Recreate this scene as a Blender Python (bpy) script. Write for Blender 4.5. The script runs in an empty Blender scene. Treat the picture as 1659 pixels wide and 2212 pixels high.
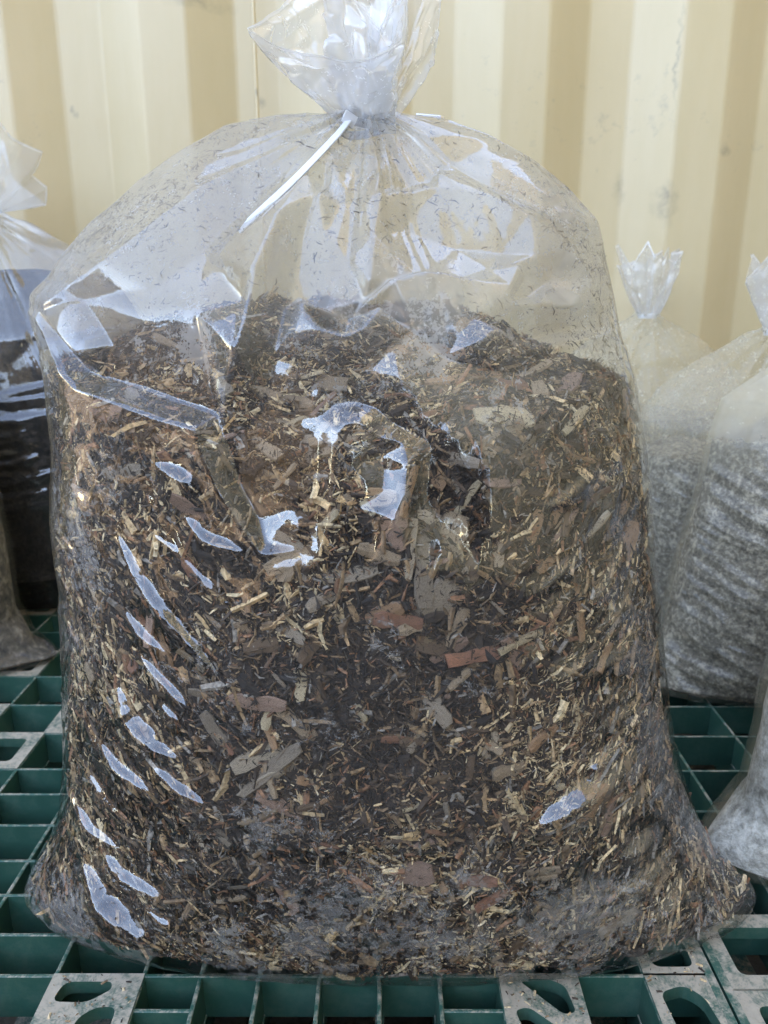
import bpy, math, random
import numpy as np
from mathutils import Vector, geometry
R = math.radians
rng = np.random.default_rng(11)
random.seed(5)
sc = bpy.context.scene
col = sc.collection

# ------------------------------------------------------------------ camera, sky, sun, exposure
PITCH = R(15.6); CAMZ = 0.45; FPX = 1661.0; CX, CY = 829.5, 1106.0
cd = bpy.data.cameras.new('camera'); cam = bpy.data.objects.new('camera', cd); col.objects.link(cam)
cam.location = (0, 0, CAMZ); cam.rotation_euler = (math.pi/2 - PITCH, 0, 0)
cd.sensor_fit = 'HORIZONTAL'; cd.sensor_width = 36; cd.lens = 36.05
cd.clip_start = 0.02; cd.clip_end = 400
cd.dof.use_dof = True; cd.dof.focus_distance = 0.50; cd.dof.aperture_fstop = 15.0
sc.camera = cam
SUN_EL, SUN_AZ = R(33), R(35)             # azimuth from +y (behind the container wall) towards +x
w = bpy.data.worlds.new('World'); sc.world = w; w.use_nodes = True
nt = w.node_tree; bg = nt.nodes['Background']
sky = nt.nodes.new('ShaderNodeTexSky'); sky.sky_type = 'NISHITA'; sky.sun_disc = False
sky.sun_elevation = SUN_EL; sky.sun_rotation = SUN_AZ; sky.air_density = 1.0; sky.dust_density = 0.15; sky.ozone_density = 3.5
nt.links.new(sky.outputs[0], bg.inputs[0]); bg.inputs[1].default_value = 0.15
sl = bpy.data.lights.new('sun', 'SUN'); so = bpy.data.objects.new('sun', sl); col.objects.link(so)
sl.energy = 3.6; sl.angle = R(0.5); sl.color = (1, 0.95, 0.86)
sd = Vector((math.sin(SUN_AZ)*math.cos(SUN_EL), math.cos(SUN_AZ)*math.cos(SUN_EL), math.sin(SUN_EL)))
so.rotation_euler = sd.to_track_quat('Z', 'Y').to_euler(); so.location = (0, 3, 5)
sc.view_settings.view_transform = 'Standard'; sc.view_settings.look = 'None'
sc.view_settings.exposure = 4.0; sc.view_settings.gamma = 1.0
sc.view_settings.use_white_balance = True; sc.view_settings.white_balance_temperature = 9700; sc.view_settings.white_balance_tint = 20   # the camera's open-shade balance
sc.render.engine = 'CYCLES'
cy = sc.cycles
cy.transparent_max_bounces = 24; cy.max_bounces = 8; cy.diffuse_bounces = 3; cy.glossy_bounces = 4
cy.transmission_bounces = 4; cy.sample_clamp_indirect = 6; cy.caustics_reflective = False; cy.caustics_refractive = False

# ------------------------------------------------------------------ helpers
ct, st = math.cos(PITCH), math.sin(PITCH)
def ray(px, py):
    a = (px-CX)/FPX; b = -(py-CY)/FPX
    return np.array([a, ct + b*st, -st + b*ct])
def at_y(px, py, Y):                       # the point of the plane y=Y seen there
    d = ray(px, py); s = Y/d[1]
    return np.array([d[0]*s, Y, CAMZ + d[2]*s])
def project(P):
    x = P[..., 0]; y = P[..., 1]; z = P[..., 2]-CAMZ
    dep = y*ct - z*st; up = y*st + z*ct
    return CX + FPX*x/dep, CY - FPX*up/dep

def vnoise(P, scale, seed=0):
    """smooth lattice noise, -1..1"""
    Q = np.asarray(P, float)*scale + seed*17.31 + 1000.0
    I = np.floor(Q).astype(np.int64); F = Q - I; F = F*F*(3-2*F)
    def h(i, j, k):
        n = (i*374761393 + j*668265263 + k*2147483647 + seed*1274126177) & 0xffffffff
        n = ((n ^ (n >> 13))*1274126177) & 0xffffffff
        n = (n ^ (n >> 16)) & 0xffff
        return n/32767.5 - 1
    i, j, k = I[..., 0], I[..., 1], I[..., 2]; fx, fy, fz = F[..., 0], F[..., 1], F[..., 2]
    def lx(jj, kk): return h(i, jj, kk)*(1-fx) + h(i+1, jj, kk)*fx
    def ly(kk): return lx(j, kk)*(1-fy) + lx(j+1, kk)*fy
    return ly(k)*(1-fz) + ly(k+1)*fz

def mesh_np(name, V, F, mat=None, smooth=True, attrs=None, cols=None):
    """mesh from numpy verts (n,3) and an (m,k) face array"""
    me = bpy.data.meshes.new(name)
    V = np.ascontiguousarray(V, np.float32); F = np.ascontiguousarray(F, np.int32)
    k = F.shape[1]
    me.vertices.add(len(V)); me.vertices.foreach_set('co', V.ravel())
    me.loops.add(F.size); me.loops.foreach_set('vertex_index', F.ravel())
    me.polygons.add(len(F)); me.polygons.foreach_set('loop_start', np.arange(0, F.size, k, dtype=np.int32))
    me.polygons.foreach_set('use_smooth', np.full(len(F), smooth))
    for n, a in (attrs or {}).items():
        at = me.attributes.new(n, 'FLOAT', 'POINT'); at.data.foreach_set('value', np.ascontiguousarray(a, np.float32).ravel())
    if cols is not None:
        at = me.attributes.new('col', 'FLOAT_COLOR', 'POINT')
        c = np.ones((len(V), 4), np.float32); c[:, :3] = cols; at.data.foreach_set('color', c.ravel())
    if mat: me.materials.append(mat)
    me.update(calc_edges=True); me.validate(); return me

def obj(name, me, parent=None, loc=(0, 0, 0), rz=0.0):
    o = bpy.data.objects.new(name, me); col.objects.link(o); o.location = loc; o.rotation_euler = (0, 0, rz)
    if parent: o.parent = parent
    return o
def tag(o, label=None, cat=None, group=None, kind=None):
    if label: o['label'] = label
    if cat: o['category'] = cat
    if group: o['group'] = group
    if kind: o['kind'] = kind
    return o
def empty(name, loc=(0, 0, 0), rz=0.0):
    o = bpy.data.objects.new(name, None); col.objects.link(o); o.location = loc; o.rotation_euler = (0, 0, rz)
    o.empty_display_size = 0.05; return o
def grid_faces(nr, nc, closed=False):
    r = np.arange(nr-1)[:, None]; c = np.arange(nc if closed else nc-1)[None, :]
    c1 = (c+1) % nc
    return np.stack([r*nc+c, r*nc+c1, (r+1)*nc+c1, (r+1)*nc+c], -1).reshape(-1, 4)
def boxes(lst):
    """several boxes (x0,x1,y0,y1,z0,z1) -> V,F"""
    V = []; F = []
    q = np.array([[0,2,3,1],[4,5,7,6],[0,1,5,4],[2,6,7,3],[0,4,6,2],[1,3,7,5]])
    for n, (x0, x1, y0, y1, z0, z1) in enumerate(lst):
        V += [(x, y, z) for z in (z0, z1) for y in (y0, y1) for x in (x0, x1)]
        F.append(q + 8*n)
    return np.array(V, float), np.concatenate(F)

# node helper
class NT:
    def __init__(s, name):
        s.m = bpy.data.materials.new(name); s.m.use_nodes = True; s.t = s.m.node_tree; s.t.nodes.clear()
        s.out = s.n('ShaderNodeOutputMaterial')
    def n(s, typ, ins=None, **kw):
        nd = s.t.nodes.new(typ)
        for k, v in kw.items(): setattr(nd, k, v)
        for k, v in (ins or {}).items():
            sk = nd.inputs[k]
            if isinstance(v, bpy.types.NodeSocket): s.t.links.new(v, sk)
            else: sk.default_value = v
        return nd
    def l(s, a, b): s.t.links.new(a, b)
    def math(s, op, a, b=0.0, clamp=False):
        return s.n('ShaderNodeMath', {0: a, 1: b}, operation=op, use_clamp=clamp).outputs[0]
    def noise(s, vec, scale, detail=3, rough=0.55):
        return s.n('ShaderNodeTexNoise', {'Vector': vec, 'Scale': scale, 'Detail': detail, 'Roughness': rough}).outputs[0]
    def ramp(s, fac, stops):
        nd = s.n('ShaderNodeValToRGB', {0: fac}); e = nd.color_ramp.elements
        while len(e) < len(stops): e.new(0.5)
        for el, (p, c) in zip(e, stops):
            el.position = p; el.color = (c[0], c[1], c[2], 1) if not isinstance(c, float) else (c, c, c, 1)
        return nd.outputs[0]
    def mix(s, fac, a, b):
        nd = s.n('ShaderNodeMix', data_type='RGBA'); 
        for i, v in ((0, fac), (6, a), (7, b)):
            if isinstance(v, bpy.types.NodeSocket): s.l(v, nd.inputs[i])
            else: nd.inputs[i].default_value = v if i == 0 else (*v, 1)
        return nd.outputs[2]
    def bump(s, h, strength, dist):
        return s.n('ShaderNodeBump', {'Height': h, 'Strength': strength, 'Distance': dist}).outputs[0]
    def done(s, sh): s.l(sh, s.out.inputs[0]); return s.m

# ------------------------------------------------------------------ materials
def mat_film(name, haze_base, haze_gain, tint=(0.97, 0.97, 0.96), hazecol=(0.53, 0.495, 0.45), rough=0.045, speck=700, refl=2.0):
    m = NT(name); tc = m.n('ShaderNodeTexCoord').outputs['Object']
    hz = m.n('ShaderNodeAttribute', attribute_name='haze').outputs['Fac']
    n1 = m.noise(tc, 38, 4, 0.6); n2 = m.noise(tc, speck, 2, 0.6); n3 = m.noise(tc, 140, 4, 0.7)
    mixn = m.math('ADD', m.math('MULTIPLY', n3, 0.66), m.math('MULTIPLY', n2, 0.34))
    thr = m.math('SUBTRACT', 0.70, m.math('MULTIPLY', hz, 0.24))
    patch = m.math('MULTIPLY', m.math('SUBTRACT', mixn, thr), 22.0, True)
    cloud = m.ramp(n1, [(0.3, 0.25), (0.7, 1.0)])
    amt = m.math('MULTIPLY', m.math('MULTIPLY', patch, haze_gain), m.math('ADD', 0.55, m.math('MULTIPLY', cloud, 0.45)))
    ms = m.n('ShaderNodeAttribute', attribute_name='mist').outputs['Fac']
    amt = m.math('ADD', m.math('ADD', amt, m.math('MULTIPLY', ms, m.math('ADD', 0.7, m.math('MULTIPLY', cloud, 0.35)))), haze_base, True)
    bmp = m.bump(m.noise(tc, 70, 3, 0.5), 0.06, 0.004)
    fc = m.n('ShaderNodeLayerWeight', {'Blend': 0.5, 'Normal': bmp}).outputs['Facing']      # 1-|cos|, the same for both sides of the sheet
    fr = m.math('ADD', 0.040*refl, m.math('MULTIPLY', m.math('POWER', fc, 4.5), 0.75), True)
    fr = m.math('MULTIPLY', fr, m.math('SUBTRACT', 1.0, m.math('MULTIPLY', ms, 0.75), True))
    tr = m.n('ShaderNodeBsdfTransparent', {0: (*tint, 1)}).outputs[0]
    rg = m.math('ADD', rough, m.math('MULTIPLY', ms, 0.07))
    gl = m.n('ShaderNodeBsdfGlossy', {'Color': (1, 1, 1, 1), 'Roughness': rg, 'Normal': bmp}).outputs[0]
    df = m.n('ShaderNodeBsdfDiffuse', {'Color': (*hazecol, 1)}).outputs[0]
    tl = m.n('ShaderNodeBsdfTranslucent', {'Color': (*hazecol, 1)}).outputs[0]
    hs = m.n('ShaderNodeMixShader', {0: 0.45, 1: df, 2: tl}).outputs[0]
    a = m.n('ShaderNodeMixShader', {0: amt, 1: tr, 2: hs}).outputs[0]
    return m.done(m.n('ShaderNodeMixShader', {0: fr, 1: a, 2: gl}).outputs[0])

def mat_chips():
    m = NT('wood_pieces'); tc = m.n('ShaderNodeTexCoord').outputs['Object']
    c = m.n('ShaderNodeAttribute', attribute_name='col').outputs['Color']
    n = m.noise(tc, 420, 3, 0.6)
    c2 = m.mix(m.ramp(n, [(0.35, 0.0), (0.65, 0.6)]), c, (0.02, 0.013, 0.009))
    b = m.n('ShaderNodeBsdfPrincipled', {'Base Color': c2, 'Roughness': 0.85, 'Normal': m.bump(n, 0.5, 0.001)})
    return m.done(b.outputs[0])
def mat_bigchip():
    m = NT('wood_chip'); tc = m.n('ShaderNodeTexCoord').outputs['Object']
    oi = m.n('ShaderNodeObjectInfo')
    mp = m.n('ShaderNodeMapping', {'Vector': tc, 'Scale': (0.12, 1, 1)}).outputs[0]
    off = m.n('ShaderNodeVectorMath', {0: mp, 1: oi.outputs['Location']}, operation='ADD').outputs[0]
    g = m.noise(off, 900, 4, 0.65); d = m.noise(off, 150, 3, 0.6)
    base = oi.outputs['Color']
    c = m.mix(m.ramp(g, [(0.38, 0.0), (0.62, 0.9)]), base, (0.085, 0.050, 0.028))
    c = m.mix(m.ramp(d, [(0.5, 0.0), (0.68, 0.8)]), c, (0.035, 0.022, 0.015))
    b = m.n('ShaderNodeBsdfPrincipled', {'Base Color': c, 'Roughness': 0.8, 'Normal': m.bump(g, 0.6, 0.0008)})
    return m.done(b.outputs[0])
def mat_soil(name, stops, scale=260, bump=0.002):
    m = NT(name); tc = m.n('ShaderNodeTexCoord').outputs['Object']
    n = m.noise(tc, scale, 4, 0.7); n2 = m.noise(tc, scale*0.22, 3, 0.6)
    f = m.math('ADD', m.math('MULTIPLY', n, 0.7), m.math('MULTIPLY', n2, 0.3))
    b = m.n('ShaderNodeBsdfPrincipled', {'Base Color': m.ramp(f, stops), 'Roughness': 0.95, 'Normal': m.bump(n, 0.8, bump)})
    return m.done(b.outputs[0])
STAINS = []
for (px_, py_, rx_, rz_, a_) in ((1432, 440, .022, .040, 1.3), (1458, 130, .004, .09, 1.4), (1345, 400, .012, .03, .8), (560, 210, .008, .010, 1.2), (590, 260, .006, .009, 1.2), (575, 290, .008, .006, 1.0), (150, 235, .006, .008, 1.2), (430, 10, .06, .012, .8), (1560, 330, .01, .012, 1.0), (1100, 410, .05, .016, .6), (1420, 640, .02, .03, .8)):
    q_ = at_y(px_, py_, 1.335); STAINS.append((float(q_[0]), float(q_[2]+0.145), rx_, rz_, a_))
def mat_paint():
    m = NT('cream_container_paint'); tc = m.n('ShaderNodeTexCoord').outputs['Object']
    st_ = m.n('ShaderNodeMapping', {'Vector': tc, 'Scale': (1, 1, 0.2)}).outputs[0]
    n = m.noise(st_, 9, 5, 0.6); n2 = m.noise(tc, 45, 4, 0.7); n3 = m.noise(tc, 3, 3, 0.6)
    c = m.mix(m.ramp(n, [(0.3, 0.0), (0.75, 1.0)]), (0.505, 0.385, 0.215), (0.575, 0.450, 0.275))
    c = m.mix(m.ramp(m.math('ADD', m.math('MULTIPLY', n2, 0.6), m.math('MULTIPLY', n3, 0.4)), [(0.60, 0.0), (0.72, 0.55)]), c, (0.27, 0.23, 0.18))
    # scuffs, a scratch and rubbed marks on the paint
    wob = m.n('ShaderNodeVectorMath', {0: tc, 1: m.n('ShaderNodeVectorMath', {0: m.n('ShaderNodeTexNoise', {'Vector': tc, 'Scale': 40.0, 'Detail': 4.0}).outputs[1], 1: (0.03, 0.03, 0.03)}, operation='MULTIPLY').outputs[0]}, operation='ADD').outputs[0]
    for x_, z_, rx_, rz_, a_ in STAINS:
        q = m.n('ShaderNodeVectorMath', {0: wob, 1: (x_+0.015, 0.0, z_+0.015)}, operation='SUBTRACT').outputs[0]
        q = m.n('ShaderNodeVectorMath', {0: q, 1: (1/rx_, 0.0, 1/rz_)}, operation='MULTIPLY').outputs[0]
        ln = m.n('ShaderNodeVectorMath', {0: q}, operation='LENGTH').outputs['Value']
        k_ = m.math('MULTIPLY', m.math('MULTIPLY', m.math('SUBTRACT', 1.0, ln, True), a_*0.55), m.ramp(n2, [(0.35, 0.2), (0.6, 1.0)]))
        c = m.mix(k_, c, (0.13, 0.12, 0.10))
    b = m.n('ShaderNodeBsdfPrincipled', {'Base Color': c, 'Roughness': 0.38, 'Normal': m.bump(n2, 0.08, 0.003)})
    return m.done(b.outputs[0])
def mat_pallet(name, dusty):
    m = NT(name); tc = m.n('ShaderNodeTexCoord').outputs['Object']; g = m.n('ShaderNodeNewGeometry')
    n = m.noise(tc, 26, 5, 0.65); n2 = m.noise(tc, 170, 4, 0.7); n3 = m.noise(tc, 700, 2, 0.6)
    grn = m.mix(n, (0.009, 0.055, 0.037), (0.018, 0.102, 0.073))
    nz = m.n('ShaderNodeSeparateXYZ', {0: g.outputs['Normal']}).outputs[2]
    up = m.ramp(nz, [(0.3, 0.07), (0.8, 1.0)])
    f = m.math('ADD', m.math('MULTIPLY', n, 0.5), m.math('ADD', m.math('MULTIPLY', n2, 0.35), m.math('MULTIPLY', n3, 0.15)))
    lo = 0.62 - 0.24*dusty
    dust = m.math('MULTIPLY', m.ramp(f, [(lo, 0.0), (lo+0.12, 1.0)]), up)
    dustc = m.mix(n2, (0.27, 0.21, 0.15), (0.46, 0.38, 0.285))
    c = m.mix(m.math('MULTIPLY', dust, 0.9), grn, dustc)
    rg = m.math('ADD', 0.42, m.math('MULTIPLY', dust, 0.4))
    b = m.n('ShaderNodeBsdfPrincipled', {'Base Color': c, 'Roughness': rg, 'Normal': m.bump(n2, 0.15, 0.001)})
    return m.done(b.outputs[0])
def mat_simple(name, colr, rough, trans=0.0):
    m = NT(name); tc = m.n('ShaderNodeTexCoord').outputs['Object']
    n = m.noise(tc, 60, 3, 0.6)
    c = m.mix(n, tuple(x*0.9 for x in colr), tuple(min(1, x*1.06) for x in colr))
    b = m.n('ShaderNodeBsdfPrincipled', {'Base Color': c, 'Roughness': rough})
    if trans:
        tl = m.n('ShaderNodeBsdfTranslucent', {'Color': (*colr, 1)}).outputs[0]
        return m.done(m.n('ShaderNodeMixShader', {0: trans, 1: b.outputs[0], 2: tl}).outputs[0])
    return m.done(b.outputs[0])
def mat_ground():
    m = NT('dirt_ground'); tc = m.n('ShaderNodeTexCoord').outputs['Object']
    n = m.noise(tc, 2.5, 5, 0.65); n2 = m.noise(tc, 60, 4, 0.7)
    c = m.mix(n, (0.10, 0.082, 0.062), (0.15, 0.124, 0.095)); c = m.mix(m.math('MULTIPLY', n2, 0.5), c, (0.07, 0.058, 0.045))
    b = m.n('ShaderNodeBsdfPrincipled', {'Base Color': c, 'Roughness': 0.95, 'Normal': m.bump(n2, 0.5, 0.01)})
    return m.done(b.outputs[0])

M_FILM = mat_film('clear_film', 0.002, 0.46)
M_TOPFILM = mat_film('gathered_film', 0.36, 0.3, hazecol=(0.80, 0.79, 0.78), rough=0.05)
M_FILM2 = mat_film('cloudy_film', 0.02, 0.3, hazecol=(0.80, 0.71, 0.54), rough=0.12, speck=300, refl=0.4)
M_CHIP = mat_chips(); M_BIG = mat_bigchip()
M_MULCH = mat_soil('dark_mulch', [(0.3, (0.012, 0.008, 0.006)), (0.52, (0.045, 0.030, 0.022)), (0.7, (0.13, 0.088, 0.06))])
M_GREY = mat_soil('grey_mix', [(0.36, (0.045, 0.036, 0.026)), (0.5, (0.20, 0.165, 0.12)), (0.63, (0.52, 0.44, 0.32))], 210, 0.003)
M_DARK = mat_soil('dark_mix', [(0.3, (0.006, 0.005, 0.004)), (0.55, (0.02, 0.016, 0.013)), (0.72, (0.06, 0.05, 0.04))], 200, 0.003)
M_PALE = mat_soil('pale_perlite', [(0.34, (0.16, 0.145, 0.12)), (0.5, (0.46, 0.43, 0.37)), (0.62, (0.72, 0.68, 0.60))], 130, 0.006)
M_MOTTLE = mat_soil('mottled_mix', [(0.36, (0.02, 0.017, 0.014)), (0.5, (0.08, 0.066, 0.052)), (0.62, (0.24, 0.205, 0.165))], 90, 0.003)
M_PAINT = mat_paint()
M_PAL = mat_pallet('green_plastic', 0.62); M_PLATE = mat_pallet('green_plastic_dusty', 0.92)
M_TIE = mat_simple('white_nylon', (0.80, 0.81, 0.83), 0.35, 0.25)
M_GROUND = mat_ground()
M_FLECK = mat_simple('dark_fleck', (0.045, 0.028, 0.018), 0.9)

# ------------------------------------------------------------------ ground and container wall
GZ = -0.145
V, F = boxes([(-60, 60, -60, 60, GZ-0.5, GZ)])
tag(obj('ground', mesh_np('ground', V, F, M_GROUND, False)), kind='structure')

def corrugated(x0, x1, z0, z1, first, yout):
    """trapezoid sheet facing -y; FIRST: x of the centre of one outer face"""
    per = 0.2765; prof = [(-0.036, 0), (0.036, 0), (0.104, 0.036), (0.172, 0.036)]
    pts = []
    k = math.floor((x0-first)/per) - 1
    while first + k*per < x1 + per:
        for dx, dy in prof:
            pts.append((first + k*per + dx, yout + dy))
        k += 1
    P = [p for p in pts if x0 <= p[0] <= x1]
    # rounded bends: split every bend into three points
    Q = []
    for i, p in enumerate(P):
        if 0 < i < len(P)-1:
            a = Vector(p); d0 = (Vector(P[i-1])-a).normalized(); d1 = (Vector(P[i+1])-a).normalized()
            for t in (1, 0.4): Q.append(tuple(a + d0*0.004*t + (d0+d1)*0.0008*(1-t)))
            for t in (0.4, 1): Q.append(tuple(a + d1*0.004*t + (d0+d1)*0.0008*(1-t)))
        else: Q.append(p)
    Q = np.array(Q); n = len(Q); zs = np.linspace(z0, z1, 40)
    V = np.zeros((len(zs), n, 3)); V[:, :, 0] = Q[:, 0]; V[:, :, 1] = Q[:, 1]; V[:, :, 2] = zs[:, None]
    V[:, :, 1] += 0.0012*vnoise(V, 6, 3)
    return V.reshape(-1, 3), grid_faces(len(zs), n)

WY = 1.32; WTOP = GZ + 2.59; WX0, WX1 = -3.0, 3.06
cont = empty('shipping_container', (0, WY, GZ))
tag(cont, 'cream corrugated shipping container wall behind the bags', 'container')
V, F = corrugated(WX0+0.1, WX1-0.1, 0.15, 2.49, 0.216, 0.0)
obj('corrugated_wall', mesh_np('corrugated_wall', V, F, M_PAINT, False), cont)
for nm, bx in (('top_rail', (WX0, WX1, -0.01, 0.06, 2.47, 2.59)), ('bottom_rail', (WX0, WX1, -0.01, 0.06, 0.03, 0.17)),
               ('corner_post', (WX0, WX0+0.12, -0.012, 0.12, 0.0, 2.6)), ('corner_post', (WX1-0.12, WX1, -0.012, 0.12, 0.0, 2.6)),
               ('roof', (WX0, WX1, 0.06, 2.44, 2.5, 2.57)), ('end_wall', (WX0+0.02, WX0+0.06, 0.12, 2.4, 0.1, 2.5)),
               ('end_wall', (WX1-0.06, WX1-0.02, 0.12, 2.4, 0.1, 2.5)), ('back_wall', (WX0+0.1, WX1-0.1, 2.38, 2.42, 0.1, 2.5))):
    V, F = boxes([bx]); obj(nm, mesh_np(nm, V, F, M_PAINT, False), cont)
# thin vertical weld seam on the outer face
xs = at_y(551, 100, WY)[0]
zz = np.linspace(0.15, 2.49, 80); n = 7; an = np.linspace(0, math.pi, n)
V = np.stack([np.stack([xs + 0.0028*np.cos(an) + 0*z, -0.0002-0.0030*np.sin(an), 0*an+z], -1) for z in zz])
V[:, :, 0] += 0.0008*vnoise(V, 30, 5)
obj('weld_seam', mesh_np('weld_seam', V.reshape(-1, 3), grid_faces(len(zz), n), M_PAINT), cont)

# the container that stands at right angles on the right, out of the picture: it keeps the sky off that side; the upper one is added for more shade
for c2z, c2l in ((GZ, 'cream shipping container standing at right angles on the right'), (GZ+2.56, 'unseen cream container added on top of the right one to block sky')):
  c2 = empty('shipping_container', (1.62, 1.25, c2z), -math.pi/2)
  tag(c2, c2l, 'container')
  V, F = corrugated(0.1, 5.9, 0.15, 2.49, 0.2, 0.0)
  obj('corrugated_wall', mesh_np('corrugated_wall', V, F, M_PAINT, False), c2)
  for nm, bx in (('top_rail', (0, 6, -0.01, 0.06, 2.47, 2.59)), ('bottom_rail', (0, 6, -0.01, 0.06, 0.03, 0.17)),
                 ('corner_post', (0, 0.12, -0.012, 0.12, 0.0, 2.6)), ('corner_post', (5.88, 6, -0.012, 0.12, 0.0, 2.6)),
                 ('roof', (0, 6, 0.06, 2.4, 2.5, 2.57)), ('end_wall', (5.9, 5.95, 0.12, 2.4, 0.1, 2.5)), ('back_wall', (0.1, 5.9, 2.36, 2.4, 0.1, 2.5))):
      V, F = boxes([bx]); obj(nm, mesh_np(nm, V, F, M_PAINT, False), c2)

# unseen dark container added behind the camera to keep sky reflections off the film
M_BROWN = mat_simple('sky_blocker_dark', (0.020, 0.018, 0.017), 0.7)
def sky_blocker(z0, lab):
  c3 = empty('shipping_container', (1.5, -4.6, z0), math.pi)
  tag(c3, lab, 'container')
  V, F = corrugated(0.1, 2.89, 0.15, 2.49, 0.2, 0.0)
  obj('corrugated_wall', mesh_np('corrugated_wall', V, F, M_BROWN, False), c3)
  for nm, bx in (('top_rail', (0, 2.99, -0.01, 0.06, 2.47, 2.59)), ('bottom_rail', (0, 2.99, -0.01, 0.06, 0.03, 0.17)),
                 ('corner_post', (0, 0.12, -0.012, 0.12, 0.0, 2.6)), ('corner_post', (2.87, 2.99, -0.012, 0.12, 0.0, 2.6)),
                 ('roof', (0, 2.99, 0.06, 2.4, 2.5, 2.57)), ('end_wall', (2.89, 2.94, 0.12, 2.4, 0.1, 2.5)), ('back_wall', (0.1, 2.89, 2.36, 2.4, 0.1, 2.5))):
      V, F = boxes([bx]); obj(nm, mesh_np(nm, V, F, M_BROWN, False), c3)
def low_sky_blocker(loc, rz, lab):  # added out of view to hide the bright horizon from the film
  c4 = empty('shipping_container', loc, rz); tag(c4, lab, 'container')
  V, F = corrugated(0.1, 5.9, 0.15, 2.49, 0.2, 0.0)
  obj('corrugated_wall', mesh_np('corrugated_wall', V, F, M_BROWN, False), c4)
  for nm, bx in (('top_rail', (0, 6, -0.01, 0.06, 2.47, 2.59)), ('bottom_rail', (0, 6, -0.01, 0.06, 0.0, 0.17)),
               ('corner_post', (0, 0.12, -0.012, 0.12, 0.0, 2.6)), ('corner_post', (5.88, 6, -0.012, 0.12, 0.0, 2.6)),
               ('roof', (0, 6, 0.06, 2.4, 2.5, 2.57)), ('end_wall', (5.9, 5.95, 0.12, 2.4, 0.1, 2.5)), ('end_wall', (0.05, 0.1, 0.12, 2.4, 0.1, 2.5)), ('back_wall', (0.1, 5.9, 2.36, 2.4, 0.1, 2.5))):
    V, F = boxes([bx]); obj(nm, mesh_np(nm, V, F, M_BROWN, False), c4)
low_sky_blocker((-6.5, -5.2, GZ), math.pi/2, 'unseen dark container added on the left to block the low sky')
low_sky_blocker((-1.2, -6.2, GZ), math.pi, 'unseen dark container added far behind on the left to block the low sky')
sky_blocker(GZ, 'unseen dark container added behind the camera to block the sky')

# ------------------------------------------------------------------ pallets
RT = 0.0034; RD = 0.034
def plate_mesh(w, d, th, holes):
    """plate w x d (centre 0,0), top z=0, with rounded holes (polygons in -1..1 units of the half size)"""
    vs = [Vector((-w/2, -d/2)), Vector((w/2, -d/2)), Vector((w/2, d/2)), Vector((-w/2, d/2))]
    ed = [(i, (i+1) % 4) for i in range(4)]; loops = []
    for hole in holes:
        hole = [Vector((x*w/2, y*d/2)) for x, y in hole]; H = []; m = len(hole)
        for i in range(m):
            p = hole[i]; a = hole[i-1]-p; b = hole[(i+1) % m]-p
            r = min(0.006, a.length*0.42, b.length*0.42); p0 = p+a.normalized()*r; p1 = p+b.normalized()*r
            for t in (0, 0.25, 0.5, 0.75, 1): H.append((1-t)**2*p0 + 2*t*(1-t)*p + t*t*p1)
        k0 = len(vs); vs += H; k = len(H); loops.append((k0, k))
        ed += [(k0+i, k0+(i+1) % k) for i in range(k)]
    r = geometry.delaunay_2d_cdt(vs, ed, [], 0, 1e-8); P = [tuple(v) for v in r[0]]; inv = {o: k for k, src in enumerate(r[3]) for o in src}
    def inside(q):
        x, y = q
        for k0, k in loops:
            c = False
            for i in range(k):
                xa, ya = vs[k0+i]; xb, yb = vs[k0+(i-1) % k]
                if (ya > y) != (yb > y) and x < (xb-xa)*(y-ya)/(yb-ya)+xa: c = not c
            if c: return True
        return False
    tris = [tuple(f) for f in r[2] if not inside(np.mean([P[i] for i in f], 0))]
    n = len(P); V = [(x, y, 0) for x, y in P] + [(x, y, -th) for x, y in P]
    F = list(tris) + [tuple(n+i for i in reversed(t)) for t in tris]
    for k0, k in loops:
        for i in range(k):
            a = inv[k0+i]; b = inv[k0+(i+1) % k]; F += [(a, b, b+n), (a, b+n, a+n)]
    for i in range(4):
        a = inv[i]; b = inv[(i+1) % 4]; F += [(b, a, a+n), (b, a+n, b+n)]
    return mesh_np('deck_plate', np.array(V, float), np.array(F), M_PLATE, False)
HOLES = {'rect': [[(-.62,-.62),(.62,-.62),(.62,.62),(-.62,.62)]],
         'two': [[(-.78,.34),(-.68,.80),(.34,.80),(.40,.62),(-.02,.32)], [(-.12,-.70),(-.08,-.02),(.22,.22),(.66,.22),(.66,-.70)]],
         'slant': [[(-.55,.86),(.25,.86),(.62,.70),(.72,.10),(.40,.06)], [(-.75,.15),(-.40,.22),(.45,-.40),(.42,-.74),(-.45,-.74)]],
         'dee': [[(-.72,.55),(.05,.72),(.50,.45),(.72,-.55),(-.20,-.70),(-.62,-.25)]]}
_pm = {}
def plate(w, d, kind):
    k = (round(w, 4), round(d, 4), kind)
    if k not in _pm: _pm[k] = plate_mesh(w, d, 0.010, HOLES[kind])
    return _pm[k]
def rib_mesh(nm, L, along):
    """a slightly tapered rib, top z=0"""
    n = max(2, int(L/0.03)); t = np.linspace(-L/2, L/2, n)
    P = np.array([(-RT*0.42, -0.0004), (-RT*0.25, 0), (RT*0.25, 0), (RT*0.42, -0.0004), (RT*0.62, -RD), (-RT*0.62, -RD)])
    V = np.zeros((n, 6, 3)); a, b = (0, 1) if along == 'x' else (1, 0)
    V[:, :, a] = t[:, None]; V[:, :, b] = P[:, 0]; V[:, :, 2] = P[:, 1] + (0.0 if along == 'x' else -0.0006)
    F = grid_faces(n, 6, True)
    return mesh_np(nm, V.reshape(-1, 3), F[:, ::-1] if along == 'y' else F, M_PAL, False)
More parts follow.
